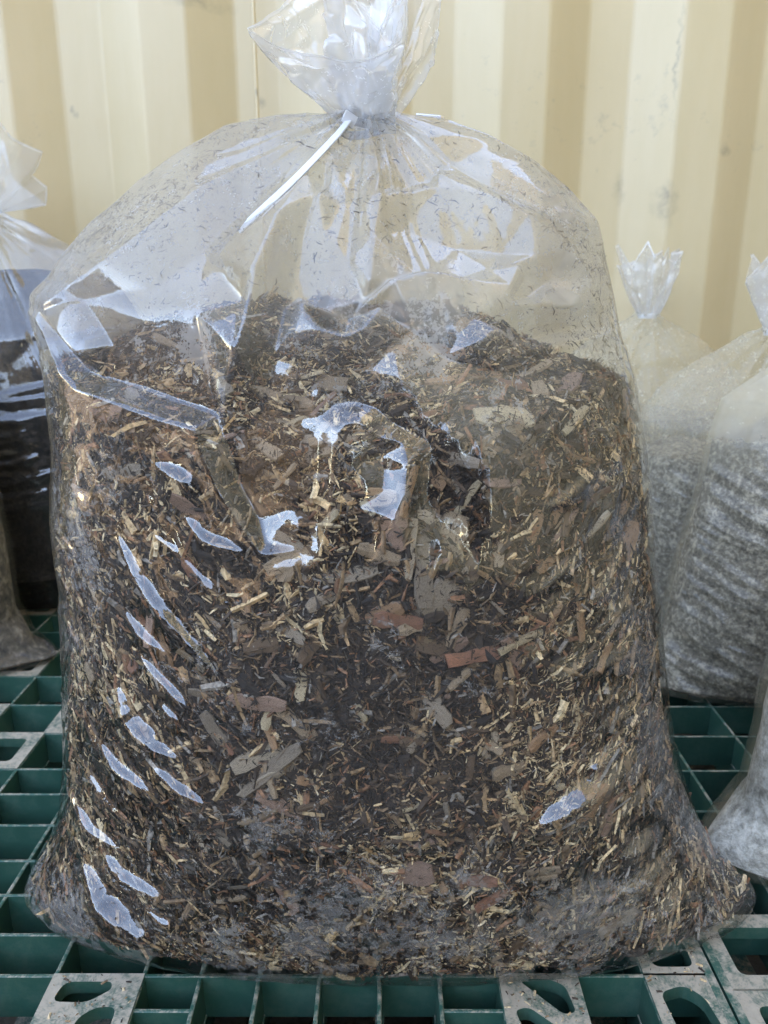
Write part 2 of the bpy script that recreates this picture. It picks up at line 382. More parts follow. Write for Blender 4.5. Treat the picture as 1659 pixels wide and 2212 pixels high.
def make_pallet(xl, yl, plates, label, shorts=()):
    x0, y0, x1, y1 = xl[0], yl[0], xl[-1], yl[-1]
    root = empty('plastic_pallet', (x0, y0, GZ))
    tag(root, label, 'pallet', 'green plastic pallets under the bags')
    zt = -GZ - 0.001; LX, LY = x1-x0, y1-y0
    for y in yl:
        if y in (y0, y1):
            V, F = boxes([(-0.003, LX+0.003, y-y0-0.003, y-y0+0.003, 0.01, zt+0.0012)])
            obj('edge_wall', mesh_np('edge_wall', V, F, M_PAL, False), root)
        else: obj('cross_rib', rib_mesh('cross_rib', LX, 'x'), root, (LX/2, y-y0, zt))
    for x in xl:
        if x in (x0, x1):
            V, F = boxes([(x-x0-0.003, x-x0+0.003, 0.003, LY-0.003, 0.01, zt+0.0012)])
            obj('edge_wall', mesh_np('edge_wall', V, F, M_PAL, False), root)
        else: obj('long_rib', rib_mesh('long_rib', LY, 'y'), root, (x-x0, LY/2, zt))
    for (xa, xb, y) in shorts: obj('cross_rib', rib_mesh('cross_rib', xb-xa, 'x'), root, ((xa+xb)/2-x0, y-y0, zt-0.0012))
    for (i, j, k) in plates:
        w, d = xl[i+1]-xl[i], yl[j+1]-yl[j]
        obj('deck_plate', plate(w+0.0016, d+0.0016, k), root, (xl[i]+w/2-x0, yl[j]+d/2-y0, zt+0.0009))
    for bx in (0.0, LX/2-0.05, LX-0.1):
        for by in (0.0, LY/2-0.05, LY-0.1):
            V, F = boxes([(bx+0.006, bx+0.094, by+0.006, by+0.094, 0.022, zt-RD-0.001)])
            obj('foot_block', mesh_np('foot_block', V, F, M_PAL, False), root)
        V, F = boxes([(bx+0.004, bx+0.096, 0.004, LY-0.004, 0.0, 0.020)])
        obj('bottom_runner', mesh_np('bottom_runner', V, F, M_PAL, False), root)
    # the deeper half of every second cross wall, open in between: the dark windows low in the cells
    for k, y in enumerate(yl[1:-1]):
        V, F = boxes([(0.004, LX-0.004, y-y0-0.0012, y-y0+0.0012, zt-RD-0.034, zt-RD-0.024)])
        obj('lower_web', mesh_np('lower_web', V, F, M_PAL, False), root)
    for x in xl[1:-1]:
        V, F = boxes([(x-x0-0.003, x-x0+0.003, 0.006, LY-0.006, zt-RD-0.0239, zt-RD+0.002)])
        obj('lower_web', mesh_np('lower_web', V, F, M_PAL, False), root)
    return root
XLN = [-.74,-.70,-.66,-.60,-.545,-.49,-.43,-.365,-.296,-.227,-.166,-.1265,-.086,-.0445,-.003,.038,.0797,.1326,.180,.2245]
YLN = [.30,.36,.4255,.461,.4998,.538,.5827,.627,.667,.7315,.7915,.86,.93,.99,1.05,1.11,1.17,1.23]
pl = [(9, 1, 'two'), (16, 1, 'slant'), (18, 1, 'dee'), (18, 2, 'rect'), (9, 0, 'rect'), (16, 0, 'rect')]
for j in (8, 9, 11, 12, 14):
    for i in range(len(XLN)-1):
        if (i+j) % 2 == 0: pl.append((i, j, 'rect'))
make_pallet(XLN, YLN, pl, 'green plastic grid pallet under the big clear mulch bag', [(-.166, -.1265, .3995), (.038, .0797, .3995)])
XR2 = [.2325] + [.2325+.0715*k for k in range(1, 14)]; YR2 = [.285,.345,.413,.478] + [.478+.062*k for k in range(1, 13)]
make_pallet(XR2, YR2, [(0, 1, 'rect'), (0, 2, 'rect'), (1, 1, 'rect'), (1, 2, 'rect')], 'green plastic grid pallet on the right beyond the seam')

# ------------------------------------------------------------------ bag shapes
def facet_field(px, py, pts, edges=()):
    """piecewise linear field through (x,y,h) nodes, creased along the triangle edges"""
    r = geometry.delaunay_2d_cdt([Vector((p[0], p[1])) for p in pts], list(edges), [], 0, 1e-4)
    hs = []
    for k, src in enumerate(r[3]):
        if src: hs.append(pts[src[0]][2])
        else:
            q = r[0][k]; d = [((p[0]-q[0])**2+(p[1]-q[1])**2, p[2]) for p in pts]; d.sort(); hs.append((d[0][1]+d[1][1])/2)
    out = np.zeros(px.shape); 
    for f in r[2]:
        a, b, c = (r[0][i] for i in f); ha, hb, hc = (hs[i] for i in f)
        x0, x1 = min(a.x, b.x, c.x), max(a.x, b.x, c.x); y0, y1 = min(a.y, b.y, c.y), max(a.y, b.y, c.y)
        m = (px >= x0) & (px <= x1) & (py >= y0) & (py <= y1)
        if not m.any(): continue
        det = (b.y-c.y)*(a.x-c.x) + (c.x-b.x)*(a.y-c.y)
        if abs(det) < 1e-9: continue
        u = ((b.y-c.y)*(px[m]-c.x) + (c.x-b.x)*(py[m]-c.y))/det
        v = ((c.y-a.y)*(px[m]-c.x) + (a.x-c.x)*(py[m]-c.y))/det
        w_ = 1-u-v; ok = (u >= -1e-6) & (v >= -1e-6) & (w_ >= -1e-6)
        idx = np.flatnonzero(m.ravel())[ok]
        out.ravel()[idx] = u[ok]*ha + v[ok]*hb + w_[ok]*hc
    return out

def tuck(px, py, line, wid, amp, back, side=1):
    """a pulled wrinkle along LINE: a flat lens-shaped facet WID px wide on one side, a long fall BACK px on the other"""
    L = np.array(line, float)
    seg = np.linalg.norm(np.diff(L, axis=0), axis=1); tot = seg.sum(); cum = np.concatenate([[0], np.cumsum(seg)])
    best = np.full(px.shape, 1e9); u = np.zeros(px.shape); sg = np.zeros(px.shape)
    x0, y0 = L.min(0)-max(wid, back)-5; x1, y1 = L.max(0)+max(wid, back)+5
    m = (px > x0) & (px < x1) & (py > y0) & (py < y1)
    if not m.any(): return np.zeros(px.shape)
    X, Y = px[m], py[m]; bb = np.full(X.shape, 1e9); uu = np.zeros(X.shape); ss = np.zeros(X.shape)
    for i in range(len(seg)):
        d = (L[i+1]-L[i])/seg[i]; rx, ry = X-L[i, 0], Y-L[i, 1]
        t = rx*d[0]+ry*d[1]; tc = np.clip(t, 0, seg[i]); dist = np.hypot(rx-tc*d[0], ry-tc*d[1])
        cr = d[0]*ry - d[1]*rx
        c = dist < bb; bb[c] = dist[c]; uu[c] = (cum[i]+tc[c])/tot; ss[c] = np.sign(cr[c])
    env = np.sin(np.pi*np.clip(uu, 0.001, 0.999))**0.7
    q_ = np.stack([X*0.022, Y*0.022, 0*X+L[0, 0]*0.13], -1); env = env*np.clip(0.95+0.16*vnoise(q_, 0.6, 61)+0.07*vnoise(q_, 3.1, 62), 0.12, 1.4)
    sd_ = bb*ss*side                                   # >0: the facet side
    a = np.where(sd_ >= 0, np.clip(1 - sd_/np.maximum(wid*env, 0.5), 0, 1), np.clip(1 + sd_/np.maximum(back*env, 0.5), 0, 1)**1.6)
    out = np.zeros(px.shape); out[m] = a*env*amp
    return out

def blur(D, n, closed=False):
    for _ in range(n):
        E = D.copy()
        E[1:-1] = 0.25*D[:-2] + 0.5*D[1:-1] + 0.25*D[2:]
        D = E.copy()
        D[:, 1:-1] = 0.25*E[:, :-2] + 0.5*E[:, 1:-1] + 0.25*E[:, 2:]
        if closed:
            D[:, 0] = 0.25*E[:, -1] + 0.5*E[:, 0] + 0.25*E[:, 1]; D[:, -1] = 0.25*E[:, -2] + 0.5*E[:, -1] + 0.25*E[:, 0]
    return D
def grid_normals(P):
    du = np.roll(P, -1, 1) - np.roll(P, 1, 1)
    dv = np.gradient(P, axis=0)
    n = np.cross(du, dv); l = np.linalg.norm(n, axis=-1, keepdims=True); return n/np.maximum(l, 1e-12)

def pillow(zs, xl, xr, yc, bf, bb, nf, nb, pw, qw):
    """rings of a filled pillow bag; columns run left edge -> front -> right edge -> back; pw,qw per row"""
    ph = np.linspace(0, np.pi, nf+1)[:-1]; s_f = -np.cos(ph)
    pb = np.linspace(0, np.pi, nb+1)[:-1]; s_b = np.cos(pb)
    s = np.concatenate([s_f, s_b]); front = np.concatenate([np.ones(nf, bool), np.zeros(nb, bool)])
    S = s[None, :]; p = pw[:, None]; q = qw[:, None]
    prof = np.clip(1-np.abs(S)**p, 0, 1)**(1/q)
    X = (xl[:, None]+xr[:, None])/2 + S*(xr-xl)[:, None]/2
    Y = yc[:, None] + np.where(front[None, :], -bf[:, None], bb[:, None])*prof
    Z = np.repeat(zs[:, None], len(s), 1)
    return np.stack([X, Y, Z], -1), front

# ------------------------------------------------------------------ main bag: base shape
ZT = 0.561
fz = [0, .006, .03, .08, .15, .22, .30, .37, .41, .45, .50, .54, ZT]
ff = [.420, .409, .397, .390, .386, .388, .395, .400, .403, .416, .472, .515, .537]
YC = lambda z: np.interp(z, [0, .03, .12, .5, ZT], [.487, .500, .526, .540, .548])
def outline(pts):
    q = []
    for px, py in pts:
        z = .3
        for _ in range(4):
            p = at_y(px, py, float(YC(z))); z = min(max(p[2], 0), ZT)
        q.append((p[2], p[0]))
    q.sort(); return np.array(q)
OL = outline([(770,252),(740,236),(640,246),(500,266),(400,316),(300,392),(200,482),(130,562),(72,636),(70,660),(80,715),(104,830),(120,950),(125,1100),(148,1250),(155,1400),(156,1550),(150,1660),(136,1740),(112,1800),(78,1852)])
OR = outline([(828,252),(850,240),(950,262),(1050,292),(1150,347),(1230,412),(1288,480),(1310,570),(1332,670),(1368,800),(1390,950),(1402,1150),(1420,1400),(1440,1560),(1468,1660),(1500,1750),(1545,1830),(1600,1893)])
NF, NB, NRW = 430, 150, 560
tt = np.linspace(0, 1, NRW)
ZS = ZT*(1 - (1-tt)**1.35)*1.0
ZS = 0.5*ZS + 0.5*ZT*tt
def prof_x(O, ear):
    x = np.interp(ZS, O[:, 0], O[:, 1])
    zb = O[0, 0]
    e = np.interp(ZS, [0, 0.010, zb], [ear*0.93, ear, O[0, 1]])
    return np.where(ZS < zb, e, x)
XL = prof_x(OL, -0.277); XR = prof_x(OR, 0.290)
k5 = np.ones(9)/9
sm = lambda a: np.concatenate([a[:4], np.convolve(a, k5, 'valid'), a[-4:]])
XL, XR = sm(XL), sm(XR)
yc = YC(ZS); bf = yc - np.interp(ZS, fz, ff)
def smw(a, n=35):
    p = np.concatenate([2*a[0]-a[n:0:-1], a, 2*a[-1]-a[-2:-n-2:-1]]); k = np.hanning(2*n+1); k /= k.sum()
    b = np.convolve(p, k, 'valid'); f = np.clip(np.minimum(np.arange(len(a)), len(a)-1-np.arange(len(a)))/n, 0, 1); return a*(1-f)+b*f
bf = smw(bf)
bb = np.interp(ZS, [0, .05, .15, .3, .42, .5, ZT], [.09, .11, .12, .11, .08, .045, .012])
pw = np.interp(ZS, [0, .05, .12, .35, .45, ZT], [2.2, 2.2, 2.4, 2.4, 2.1, 2.0])
qw = np.interp(ZS, [0, .04, .12, .3, .42, ZT], [1.75, 1.85, 1.95, 1.8, 1.35, 1.5])
bb, pw, qw = smw(bb), smw(pw), smw(qw)
BASE, FRONT = pillow(ZS, XL, XR, yc, bf, bb, NF, NB, pw, qw)
NRM = grid_normals(BASE)
if NRM[NRW//2, NF//2, 1] > 0: NRM = -NRM
BPX, BPY = project(BASE)
isf = FRONT[None, :] & np.ones((NRW, 1), bool)

# ---- creases of the headspace (picture-sheet coordinates of the base shape; h in mm outwards)
def cre():
    P = []; E = []
    def ch(*pts):
        ids = []
        for p in pts:
            for i, q in enumerate(P):
                if abs(q[0]-p[0]) < 3 and abs(q[1]-p[1]) < 3: ids.append(i); break
            else: P.append(p); ids.append(len(P)-1)
        for a, b in zip(ids, ids[1:]): E.append((a, b))
    # frame of zeros
    ch((-200,100,0),(1900,100,0)); ch((-200,2500,0),(1900,2500,0)); ch((-200,1300,0),(-200,900,0)); ch((1900,1300,0),(1900,900,0))
    for x in range(-200, 1901, 150): ch((x, 1330, 0))
    for x in (60, 110, 160): ch((x, 760, 0))
    ch((60,560,0)); ch((40,650,3)); ch((300,350,0)); ch((500,250,0)); ch((1100,300,0)); ch((1320,560,0)); ch((1400,800,0)); ch((1400,1100,0))
    # shelf running from the left corner to the middle pit: upper lip, lower lip
    ch((84,672,0),(150,800,-14),(185,815,-15),(270,838,-16),(350,868,-16),(445,898,-15),(470,960,-13),(500,1050,-12),(548,1130,-10),(566,1180,-5))
    ch((84,690,3),(140,800,3),(170,838,2),(260,872,2),(340,902,2),(425,925,2),(440,985,1),(470,1055,1),(525,1140,1),(566,1196,0))
    # left panel
    ch((130,620,-2),(230,570,2),(310,520,5),(430,430,5),(560,360,3),(740,262,0))
    ch((150,630,-8),(300,600,-9),(430,520,-8),(560,400,-6),(700,300,0))
    ch((200,740,-15),(330,760,-15),(420,820,-15))
    ch((290,690,-13),(400,655,-11),(520,640,-4))
    # long ridge from the tie to the end of the shelf
    ch((742,300,2),(668,385,9),(610,500,13),(560,620,13),(520,760,9),(480,880,-4),(445,898,-15))
    ch((700,400,-4),(645,520,-9),(602,640,-15),(580,760,-13),(540,900,-14),(500,960,-14))
    # small tucks under the tie
    ch((705,368,4),(735,400,3),(738,435,-4)); ch((660,380,2),(690,440,6),(702,490,-3))
    # middle crease below the neck
    ch((828,300,0),(826,370,4),(812,440,5),(806,520,3),(800,600,-2))
    ch((770,330,-2),(760,430,-6),(750,540,-8))
    # white facet right of the crease
    ch((826,438,5),(870,424,1),(942,408,0)); ch((832,405,-4),(885,385,-8),(938,374,-7)); ch((942,374,0),(942,408,0))
    # ridge between front panel and right gusset
    ch((942,374,0),(1050,432,4),(1130,480,6),(1210,540,8),(1260,610,6),(1292,664,3))
    ch((960,350,-5),(1080,400,-4),(1180,450,-3),(1260,540,-3),(1305,660,0))
    ch((880,470,-9),(1000,510,-10),(1100,530,-8))
    # the bright step across the right panel
    ch((790,622,-12),(840,590,-6),(900,578,-5),(960,580,-5),(1005,588,-6),(1060,575,-4),(1112,570,-2),(1160,555,2),(1210,540,8))
    ch((800,640,-4),(850,605,1),(905,592,2),(960,594,2),(1008,604,1))
    ch((1118,582,3),(1098,625,3),(1088,650,4),(1104,664,4),(1160,662,3),(1230,664,3),(1292,664,3))
    ch((1140,590,-4),(1112,640,-4)); ch((1210,556,6),(1196,600,-4),(1150,634,-6),(1112,655,-2))
    ch((1008,604,1),(1030,680,-4),(1080,700,-7),(1120,715,-12),(1152,722,-13),(1230,705,-9),(1310,700,-2))
    ch((1080,716,2),(1110,735,1),(1148,750,0),(1220,745,1),(1320,722,2))
    ch((1330,770,0),(1245,850,1),(1140,920,-1),(1040,950,-5),(950,930,-9))
    ch((900,700,-11),(980,760,-11),(1080,800,-8),(1180,800,-4))
    # pocket under the middle
    ch((640,622,-6),(652,660,0),(690,712,3),(745,728,3),(790,705,3),(822,660,0))
    ch((645,606,-16),(672,616,-18),(706,636,-14)); ch((650,628,-6),(700,648,-10))
    ch((706,636,-14),(760,650,-20),(822,648,-16)); ch((690,668,-22),(750,690,-22))
    # horseshoe over the middle lump
    ch((682,1128,-6),(680,1040,-8),(684,960,-9),(690,905,-11),(720,880,-12),(765,872,-13),(812,884,-13),(845,912,-12),(872,960,-6),(880,1010,-1),(874,1065,4),(850,1120,6))
    ch((712,1118,-2),(714,1050,-3),(722,965,-4),(728,930,-5),(745,914,-5),(770,910,-5),(796,920,-5),(814,946,-7),(828,985,-10),(836,1022,-8),(832,1065,-5),(822,1110,0))
    ch((620,900,-13),(640,1000,-10),(630,1100,-7),(640,1190,-3))
    ch((700,800,-12),(800,780,-13),(900,830,-11),(930,960,-9),(920,1080,-7))
    ch((760,1010,-4),(770,1100,-2)); ch((980,1040,-6)); ch((1080,1050,-1)); ch((1200,1000,0))
    for x in range(200, 1301, 120): ch((x, 1230, 0))
    ch((300,1000,1),(380,1080,1),(250,1100,0),(420,1140,0)); ch((180,950,0),(120,1000,0))
    return P, E
CP, CE = cre()
D = np.zeros((NRW, NF+NB))
fm = np.where(isf, facet_field(BPX, BPY, CP, CE), 0.0)*1e-3
fm = blur(fm, 1)
edgefade = np.clip(np.minimum(np.arange(NF), NF-np.arange(NF))/26.0, 0, 1)
ef = np.concatenate([edgefade, np.zeros(NB)])[None, :]
D += fm*ef
# ---- pulled wrinkles of the filled part
PXM = 0.00030
W = np.zeros_like(D)
def tk(line, wid, amp, back, side):
    global W
    W = np.maximum(W, np.where(isf, tuck(BPX, BPY, line, wid, amp, back, side), 0))
LEFT = [([(250,1150),(300,1250),(370,1340),(440,1425),(500,1490)], 34, 15), ([(262,1312),(310,1370),(400,1445)], 22, 10),
        ([(290,1400),(335,1455),(440,1565)], 20, 9), ([(250,1470),(285,1555),(335,1612),(402,1652)], 32, 13),
        ([(305,1625),(380,1695),(485,1768)], 20, 9), ([(210,1595),(260,1660),(345,1730)], 22, 9),
        ([(180,1850),(230,1945),(300,2010),(362,2048)], 32, 15), ([(210,1815),(270,1890),(384,1958)], 24, 10),
        ([(300,1950),(345,1985),(395,2005)], 14, 6), ([(250,1980),(290,2015)], 14, 6), ([(190,1960),(225,2000),(262,2020)], 12, 5),
        ([(320,1150),(380,1190),(470,1290),(540,1340)], 18, 7), ([(395,1110),(440,1165),(540,1200)], 30, 9),
        ([(150,1700),(200,1790),(280,1850)], 20, 8), ([(170,1500),(205,1600),(250,1690)], 14, 6), ([(340,1510),(420,1590)], 18, 7),
        ([(330,1000),(400,1040),(430,1090)], 36, 9), ([(175,1640),(225,1725),(300,1800)], 13, 6), ([(395,1560),(440,1620),(520,1690)], 11, 5), ([(330,1860),(400,1920),(490,1975)], 11, 5.5), ([(420,1480),(470,1540),(560,1600)], 10, 4.5)]
for l, wd, am in LEFT: tk(l, wd*.62, am*.62*PXM*2.45*(1+max(0, l[1][1]-1300)/900), wd*2.2, -1)
RIGHT = [([(1292,1005),(1245,1060),(1178,1102)], 22, 8), ([(1268,1185),(1210,1235),(1140,1292)], 20, 7), ([(1342,1168),(1310,1260),(1262,1312)], 24, 9),
         ([(1290,1400),(1255,1435),(1198,1477)], 18, 7), ([(1400,1600),(1310,1680),(1225,1740),(1130,1805)], 34, 13),
         ([(1350,1590),(1280,1660),(1260,1700)], 18, 8), ([(1420,1780),(1380,1830),(1335,1865)], 20, 8), ([(1370,1000),(1330,1060),(1290,1180)], 26, 7),
         ([(1400,1330),(1330,1420),(1240,1480)], 22, 7), ([(1420,1480),(1350,1540),(1290,1580)], 18, 7), ([(1495,1870),(1440,1960),(1380,2010)], 30, 9),
         ([(1380,1180),(1350,1300),(1280,1380)], 20, 8), ([(1440,1660),(1380,1720),(1300,1800)], 20, 8), ([(1480,1800),(1400,1890),(1300,1950)], 20, 8)]
for l, wd, am in RIGHT: tk(l, wd*.8, am*.8*PXM*2.4*(1+max(0, l[1][1]-1300)/1000), wd*2.2, 1)
rr = random.Random(3)
for i in range(16):
    x = rr.uniform(150, 520); y = rr.uniform(1200, 2040); a = R(rr.uniform(42, 62) - (y-1600)*0.02); L = rr.uniform(50, 170)
    dx, dy = math.cos(a)*L, math.sin(a)*L
    tk([(x-dx/2, y-dy/2), (x+rr.uniform(-6, 6), y+rr.uniform(-6, 6)), (x+dx/2, y+dy/2)], rr.uniform(5, 11), rr.uniform(1.6, 4)*PXM, rr.uniform(14, 36), -1)
for i in range(70):
    x = rr.uniform(1120, 1500); y = rr.uniform(1050, 2020); a = R(rr.uniform(118, 140) + (y-1600)*0.015); L = rr.uniform(50, 180)
    dx, dy = math.cos(a)*L, math.sin(a)*L
    tk([(x-dx/2, y-dy/2), (x+rr.uniform(-6, 6), y+rr.uniform(-6, 6)), (x+dx/2, y+dy/2)], rr.uniform(7, 15), rr.uniform(2.2, 5)*PXM, rr.uniform(14, 36), 1)
for i in range(60):
    sd_ = -1 if i % 2 else 1
    if sd_ < 0: x = rr.uniform(140, 480); y = rr.uniform(1000, 2030); a = R(rr.uniform(46, 62) - (y-1600)*0.02)
    else: x = rr.uniform(1130, 1490); y = rr.uniform(900, 2010); a = R(rr.uniform(118, 136) + (y-1600)*0.015)
    L = rr.uniform(90, 230); dx, dy = math.cos(a)*L, math.sin(a)*L
    tk([(x-dx/2, y-dy/2), (x+rr.uniform(-8, 8), y+rr.uniform(-8, 8)), (x+dx/2, y+dy/2)], rr.uniform(5.5, 8), rr.uniform(3.5, 6)*PXM, rr.uniform(10, 18), sd_)
D += blur(W, 2)*np.minimum(1, ef*2)
# ---- gathers running out of the neck
nx_, ny_ = 797.0, 235.0
ang = np.arctan2(BPY-ny_, BPX-nx_); rad = np.hypot(BPX-nx_, BPY-ny_)
aa = np.stack([ang*6, 0*ang, np.where(isf, 0.0, 9.0)], -1)
gath = (np.abs(vnoise(aa, 1.0, 4)) + 0.6*np.abs(vnoise(aa, 2.3, 6)))
D += gath*0.010*np.exp(-rad/150)*np.clip(rad/40, 0, 1)*np.where(isf, 1, 1)
# ---- back sheet crumple and overall unevenness
bpts = [(rr.uniform(0, 1500), rr.uniform(200, 1200), rr.uniform(-10, 5)) for _ in range(90)] + [(-300,-300,0),(2000,-300,0),(-300,2600,0),(2000,2600,0)]
D += blur(np.where(~isf, facet_field(BPX, BPY, bpts), 0)*1e-3, 1)*np.concatenate([np.zeros(NF), np.clip(np.minimum(np.arange(NB), NB-np.arange(NB))/14, 0, 1)])[None, :]
low = np.clip((0.42-BASE[..., 2])/0.08, 0, 1)
D += 0.0010*vnoise(BASE, 22, 2) + 0.0006*vnoise(BASE, 75, 8)*low + 0.00016*vnoise(BASE, 190, 9)*low
D += 0.0012*vnoise(BASE*np.array([1, 1, 0.6]), 45, 12)*(1-low)
FILM = BASE + NRM*D[..., None]
FILM[..., 2] = np.maximum(FILM[..., 2], 0.0006)

# haze / condensation amount on the film
hz = np.zeros_like(D)
def blob(x, y, rx, ry, a): 
    global hz
    hz = hz + a*np.exp(-(((BPX-x)/rx)**2 + ((BPY-y)/ry)**2))
hz += 0.0
blob(330, 740, 220, 100, .45); blob(1000, 760, 240, 90, .45); blob(640, 700, 120, 150, .45); blob(1180, 640, 150, 80, .3)
blob(300, 1000, 220, 160, .18); blob(900, 2020, 420, 60, .2); blob(1250, 1960, 220, 120, .2); blob(760, 1960, 200, 60, .1)
blob(600, 1560, 150, 60, .25); blob(1050, 1950, 160, 90, .2); blob(640, 1790, 130, 60, .25); blob(420, 1730, 120, 60, .2); blob(950, 1780, 120, 50, .25); blob(830, 860, 160, 60, .3); blob(1330, 1000, 90, 300, .3); blob(160, 1300, 60, 600, .25)
hz += 0.20 + 0.42*np.clip((BPY-1720)/220, 0, 1) + 0.35*vnoise(BASE, 14, 44) + 0.50*vnoise(BASE, 38, 45)
hz = np.where(isf, hz, 0.3 + 0.25*np.clip((800-BPY)/250, 0, 1))

mist = 0.25*np.clip((780-BPY)/220, 0, 1) + 0.12*np.clip((1000-BPY)/300, 0, 1)
mist += 0.004
mist += 0.20*np.exp(-((BPY-660)/120)**2)*np.clip(0.6+0.8*vnoise(BASE, 20, 57)+0.4*vnoise(BASE, 60, 58), 0, 1.5)*isf
mist *= np.clip(0.95 + 0.35*vnoise(BASE, 18, 51), 0.4, 1.4)
bag = empty('mulch_bag', (0, 0.525, 0))
tag(bag, 'large clear plastic bag of wood mulch tied with a white cable tie, in front', 'plastic bag', 'tied plastic bags on the pallets')
off = np.array([0, 0.525, 0])
Fm = grid_faces(NRW, NF+NB, True)
obj('film', mesh_np('film', (FILM-off).reshape(-1, 3), Fm[:, ::-1], M_FILM, True, {'haze': np.clip(hz, 0, 1.2), 'mist': mist}), bag)

# ------------------------------------------------------------------ mulch
inset = 0.0058
mp = BASE + NRM*(np.minimum(D - W*0.8, 0.001) - inset - 0.0032*np.minimum(1, ef*1.5))[..., None]
zt = 0.368 + (mp[..., 1]-0.42)*(0.42-1.7*np.clip(mp[..., 0], 0, .17)) + 0.10*np.maximum(mp[..., 0], 0) - 0.02*np.clip((-mp[..., 0]-.09)/.08, 0, 1)*np.clip((mp[..., 1]-.45)/.1, 0, 1) + 0.014*vnoise(mp*np.array([1, 1, 0]), 9, 25) + 0.012*vnoise(mp*np.array([1, 1, 0]), 22, 21) + 0.006*vnoise(mp*np.array([1, 1, 0]), 60, 22)
zt -= 0.03*np.exp(-((mp[..., 0]+0.045)/0.07)**2)*np.exp(-((mp[..., 1]-0.42)/0.08)**2)
clampd = mp[..., 2] > zt
mp[..., 0] = np.where(clampd, np.clip(mp[..., 0], np.interp(zt-.015, ZS, XL)+.012, np.interp(zt-.015, ZS, XR)-.012), mp[..., 0])
mp[..., 2] = np.where(clampd, zt, np.maximum(mp[..., 2], 0.007))
MN = grid_normals(mp)
if MN[NRW//3, NF//2, 1] > 0: MN = -MN
mp = mp + MN*(0.0024*vnoise(mp, 55, 30) + 0.0018*vnoise(mp, 130, 31) + 0.0010*vnoise(mp, 300, 32))[..., None]
mulch = obj('mulch', mesh_np('mulch', (mp-off).reshape(-1, 3), Fm[:, ::-1], M_MULCH), None, (0, 0.525, 0))
tag(mulch, 'dark brown wood mulch filling the large clear bag in front', 'mulch')

# surface samples by area
fs = Fm; A = mp.reshape(-1, 3); An = MN.reshape(-1, 3)
c1 = A[fs[:, 1]]-A[fs[:, 0]]; c2 = A[fs[:, 3]]-A[fs[:, 0]]
area = np.linalg.norm(np.cross(c1, c2), axis=1)
cen = A[fs].mean(1)
tocam = np.array([0, 0, CAMZ])-cen; tocam /= np.linalg.norm(tocam, axis=1, keepdims=True)
facing = (An[fs[:, 0]]*tocam).sum(1)
wgt = area*np.where(facing > -0.15, 1.0, 0.02)*(cen[:, 2] > 0.012)
cdf = np.cumsum(wgt)/wgt.sum()
def sample(n):
    i = np.searchsorted(cdf, rng.random(n)); i = np.clip(i, 0, len(fs)-1)
    u = rng.random((n, 1)); v = rng.random((n, 1))
    return A[fs[i, 0]] + c1[i]*u + c2[i]*v, An[fs[i, 0]]
PAL = np.array([(.018,.012,.009),(.036,.023,.016),(.090,.056,.036),(.22,.132,.072),(.46,.28,.145),(.70,.46,.24),(.84,.61,.355),(.36,.165,.085),(.32,.27,.22)])
def pieces(n, lmin, lmax, wf, th, probs, lift, curve=0.0, flat=0.18, skew=2.0):
    """n splinters as bent triangular prisms lying on the surface -> V,F,C"""
    P, N = sample(n)
    t = rng.normal(size=(n, 3)); fx, fy = project(P)
    wl = np.clip((560-fx)/250, 0, 1)*np.clip((fy-1050)/200, 0, 1); wr_ = np.clip((fx-1080)/220, 0, 1)*np.clip((fy-950)/200, 0, 1)
    sg_ = np.sign(rng.normal(size=n)); t[:, 0] += 2.2*sg_*(wl*.6 + wr_*.62); t[:, 2] += 2.2*sg_*(-wl*.8 + wr_*.78)
    t -= (t*N).sum(1, keepdims=True)*N; t /= np.linalg.norm(t, axis=1, keepdims=True)
    N2 = N + flat*rng.normal(size=(n, 3)); N2 /= np.linalg.norm(N2, axis=1, keepdims=True)
    t -= (t*N2).sum(1, keepdims=True)*N2; t /= np.linalg.norm(t, axis=1, keepdims=True)
    b = np.cross(N2, t)
    L = (lmin + (lmax-lmin)*rng.random(n)**skew)[:, None]
    Wd = L*(wf[0] + (wf[1]-wf[0])*rng.random((n, 1))); Th = th*(0.6+0.8*rng.random((n, 1)))
    P = P + N*(lift*rng.random((n, 1)))
    bend = curve*L*rng.normal(size=(n, 1))
    Vs = []
    for sx, bw, sk in ((-0.5, 0.8, 0), (0.0, 1.0, 1), (0.5, 0.75, 0)):
        c = P + t*L*(sx + 0.06*rng.normal(size=(n, 1))) + b*(bend*(1-sk))
        wv = Wd*bw*(0.7+0.6*rng.random((n, 1)))
        Vs += [c + b*wv/2, c - b*wv/2*(0.6+0.8*rng.random((n, 1))), c + N2*Th*(0.6+0.4*sk)]
    V = np.stack(Vs, 1)
    f = np.array([[0,1,2],[8,7,6],[1,0,3],[1,3,4],[2,1,4],[2,4,5],[0,2,5],[0,5,3],[4,3,6],[4,6,7],[5,4,7],[5,7,8],[3,5,8],[3,8,6]])
    F = (f[None] + 9*np.arange(n)[:, None, None]).reshape(-1, 3)
    pr = np.array(probs[:7], float); cs = np.cumsum(pr)/pr.sum()
    bx, by = project(P)
    cl = 0.28*vnoise(P, 22, 71) + 0.22*vnoise(P, 60, 72) - 0.32*np.exp(-((bx-830)/240)**2-((by-1450)/150)**2) - 0.16*np.exp(-((bx-1120)/160)**2-((by-1150)/190)**2) + 0.05*np.exp(-((bx-1000)/330)**2-((by-880)/120)**2)
    ci = np.searchsorted(cs, np.clip(rng.random(n) + cl, 0, 0.9999))
    sp = rng.random(n); ci = np.where(sp < 0.075, 7, np.where(sp < 0.14, 8, ci))
    C = PAL[ci]*(0.7+0.6*rng.random((n, 1)))
    return V.reshape(-1, 3)-off, F, np.repeat(C, 9, 0)
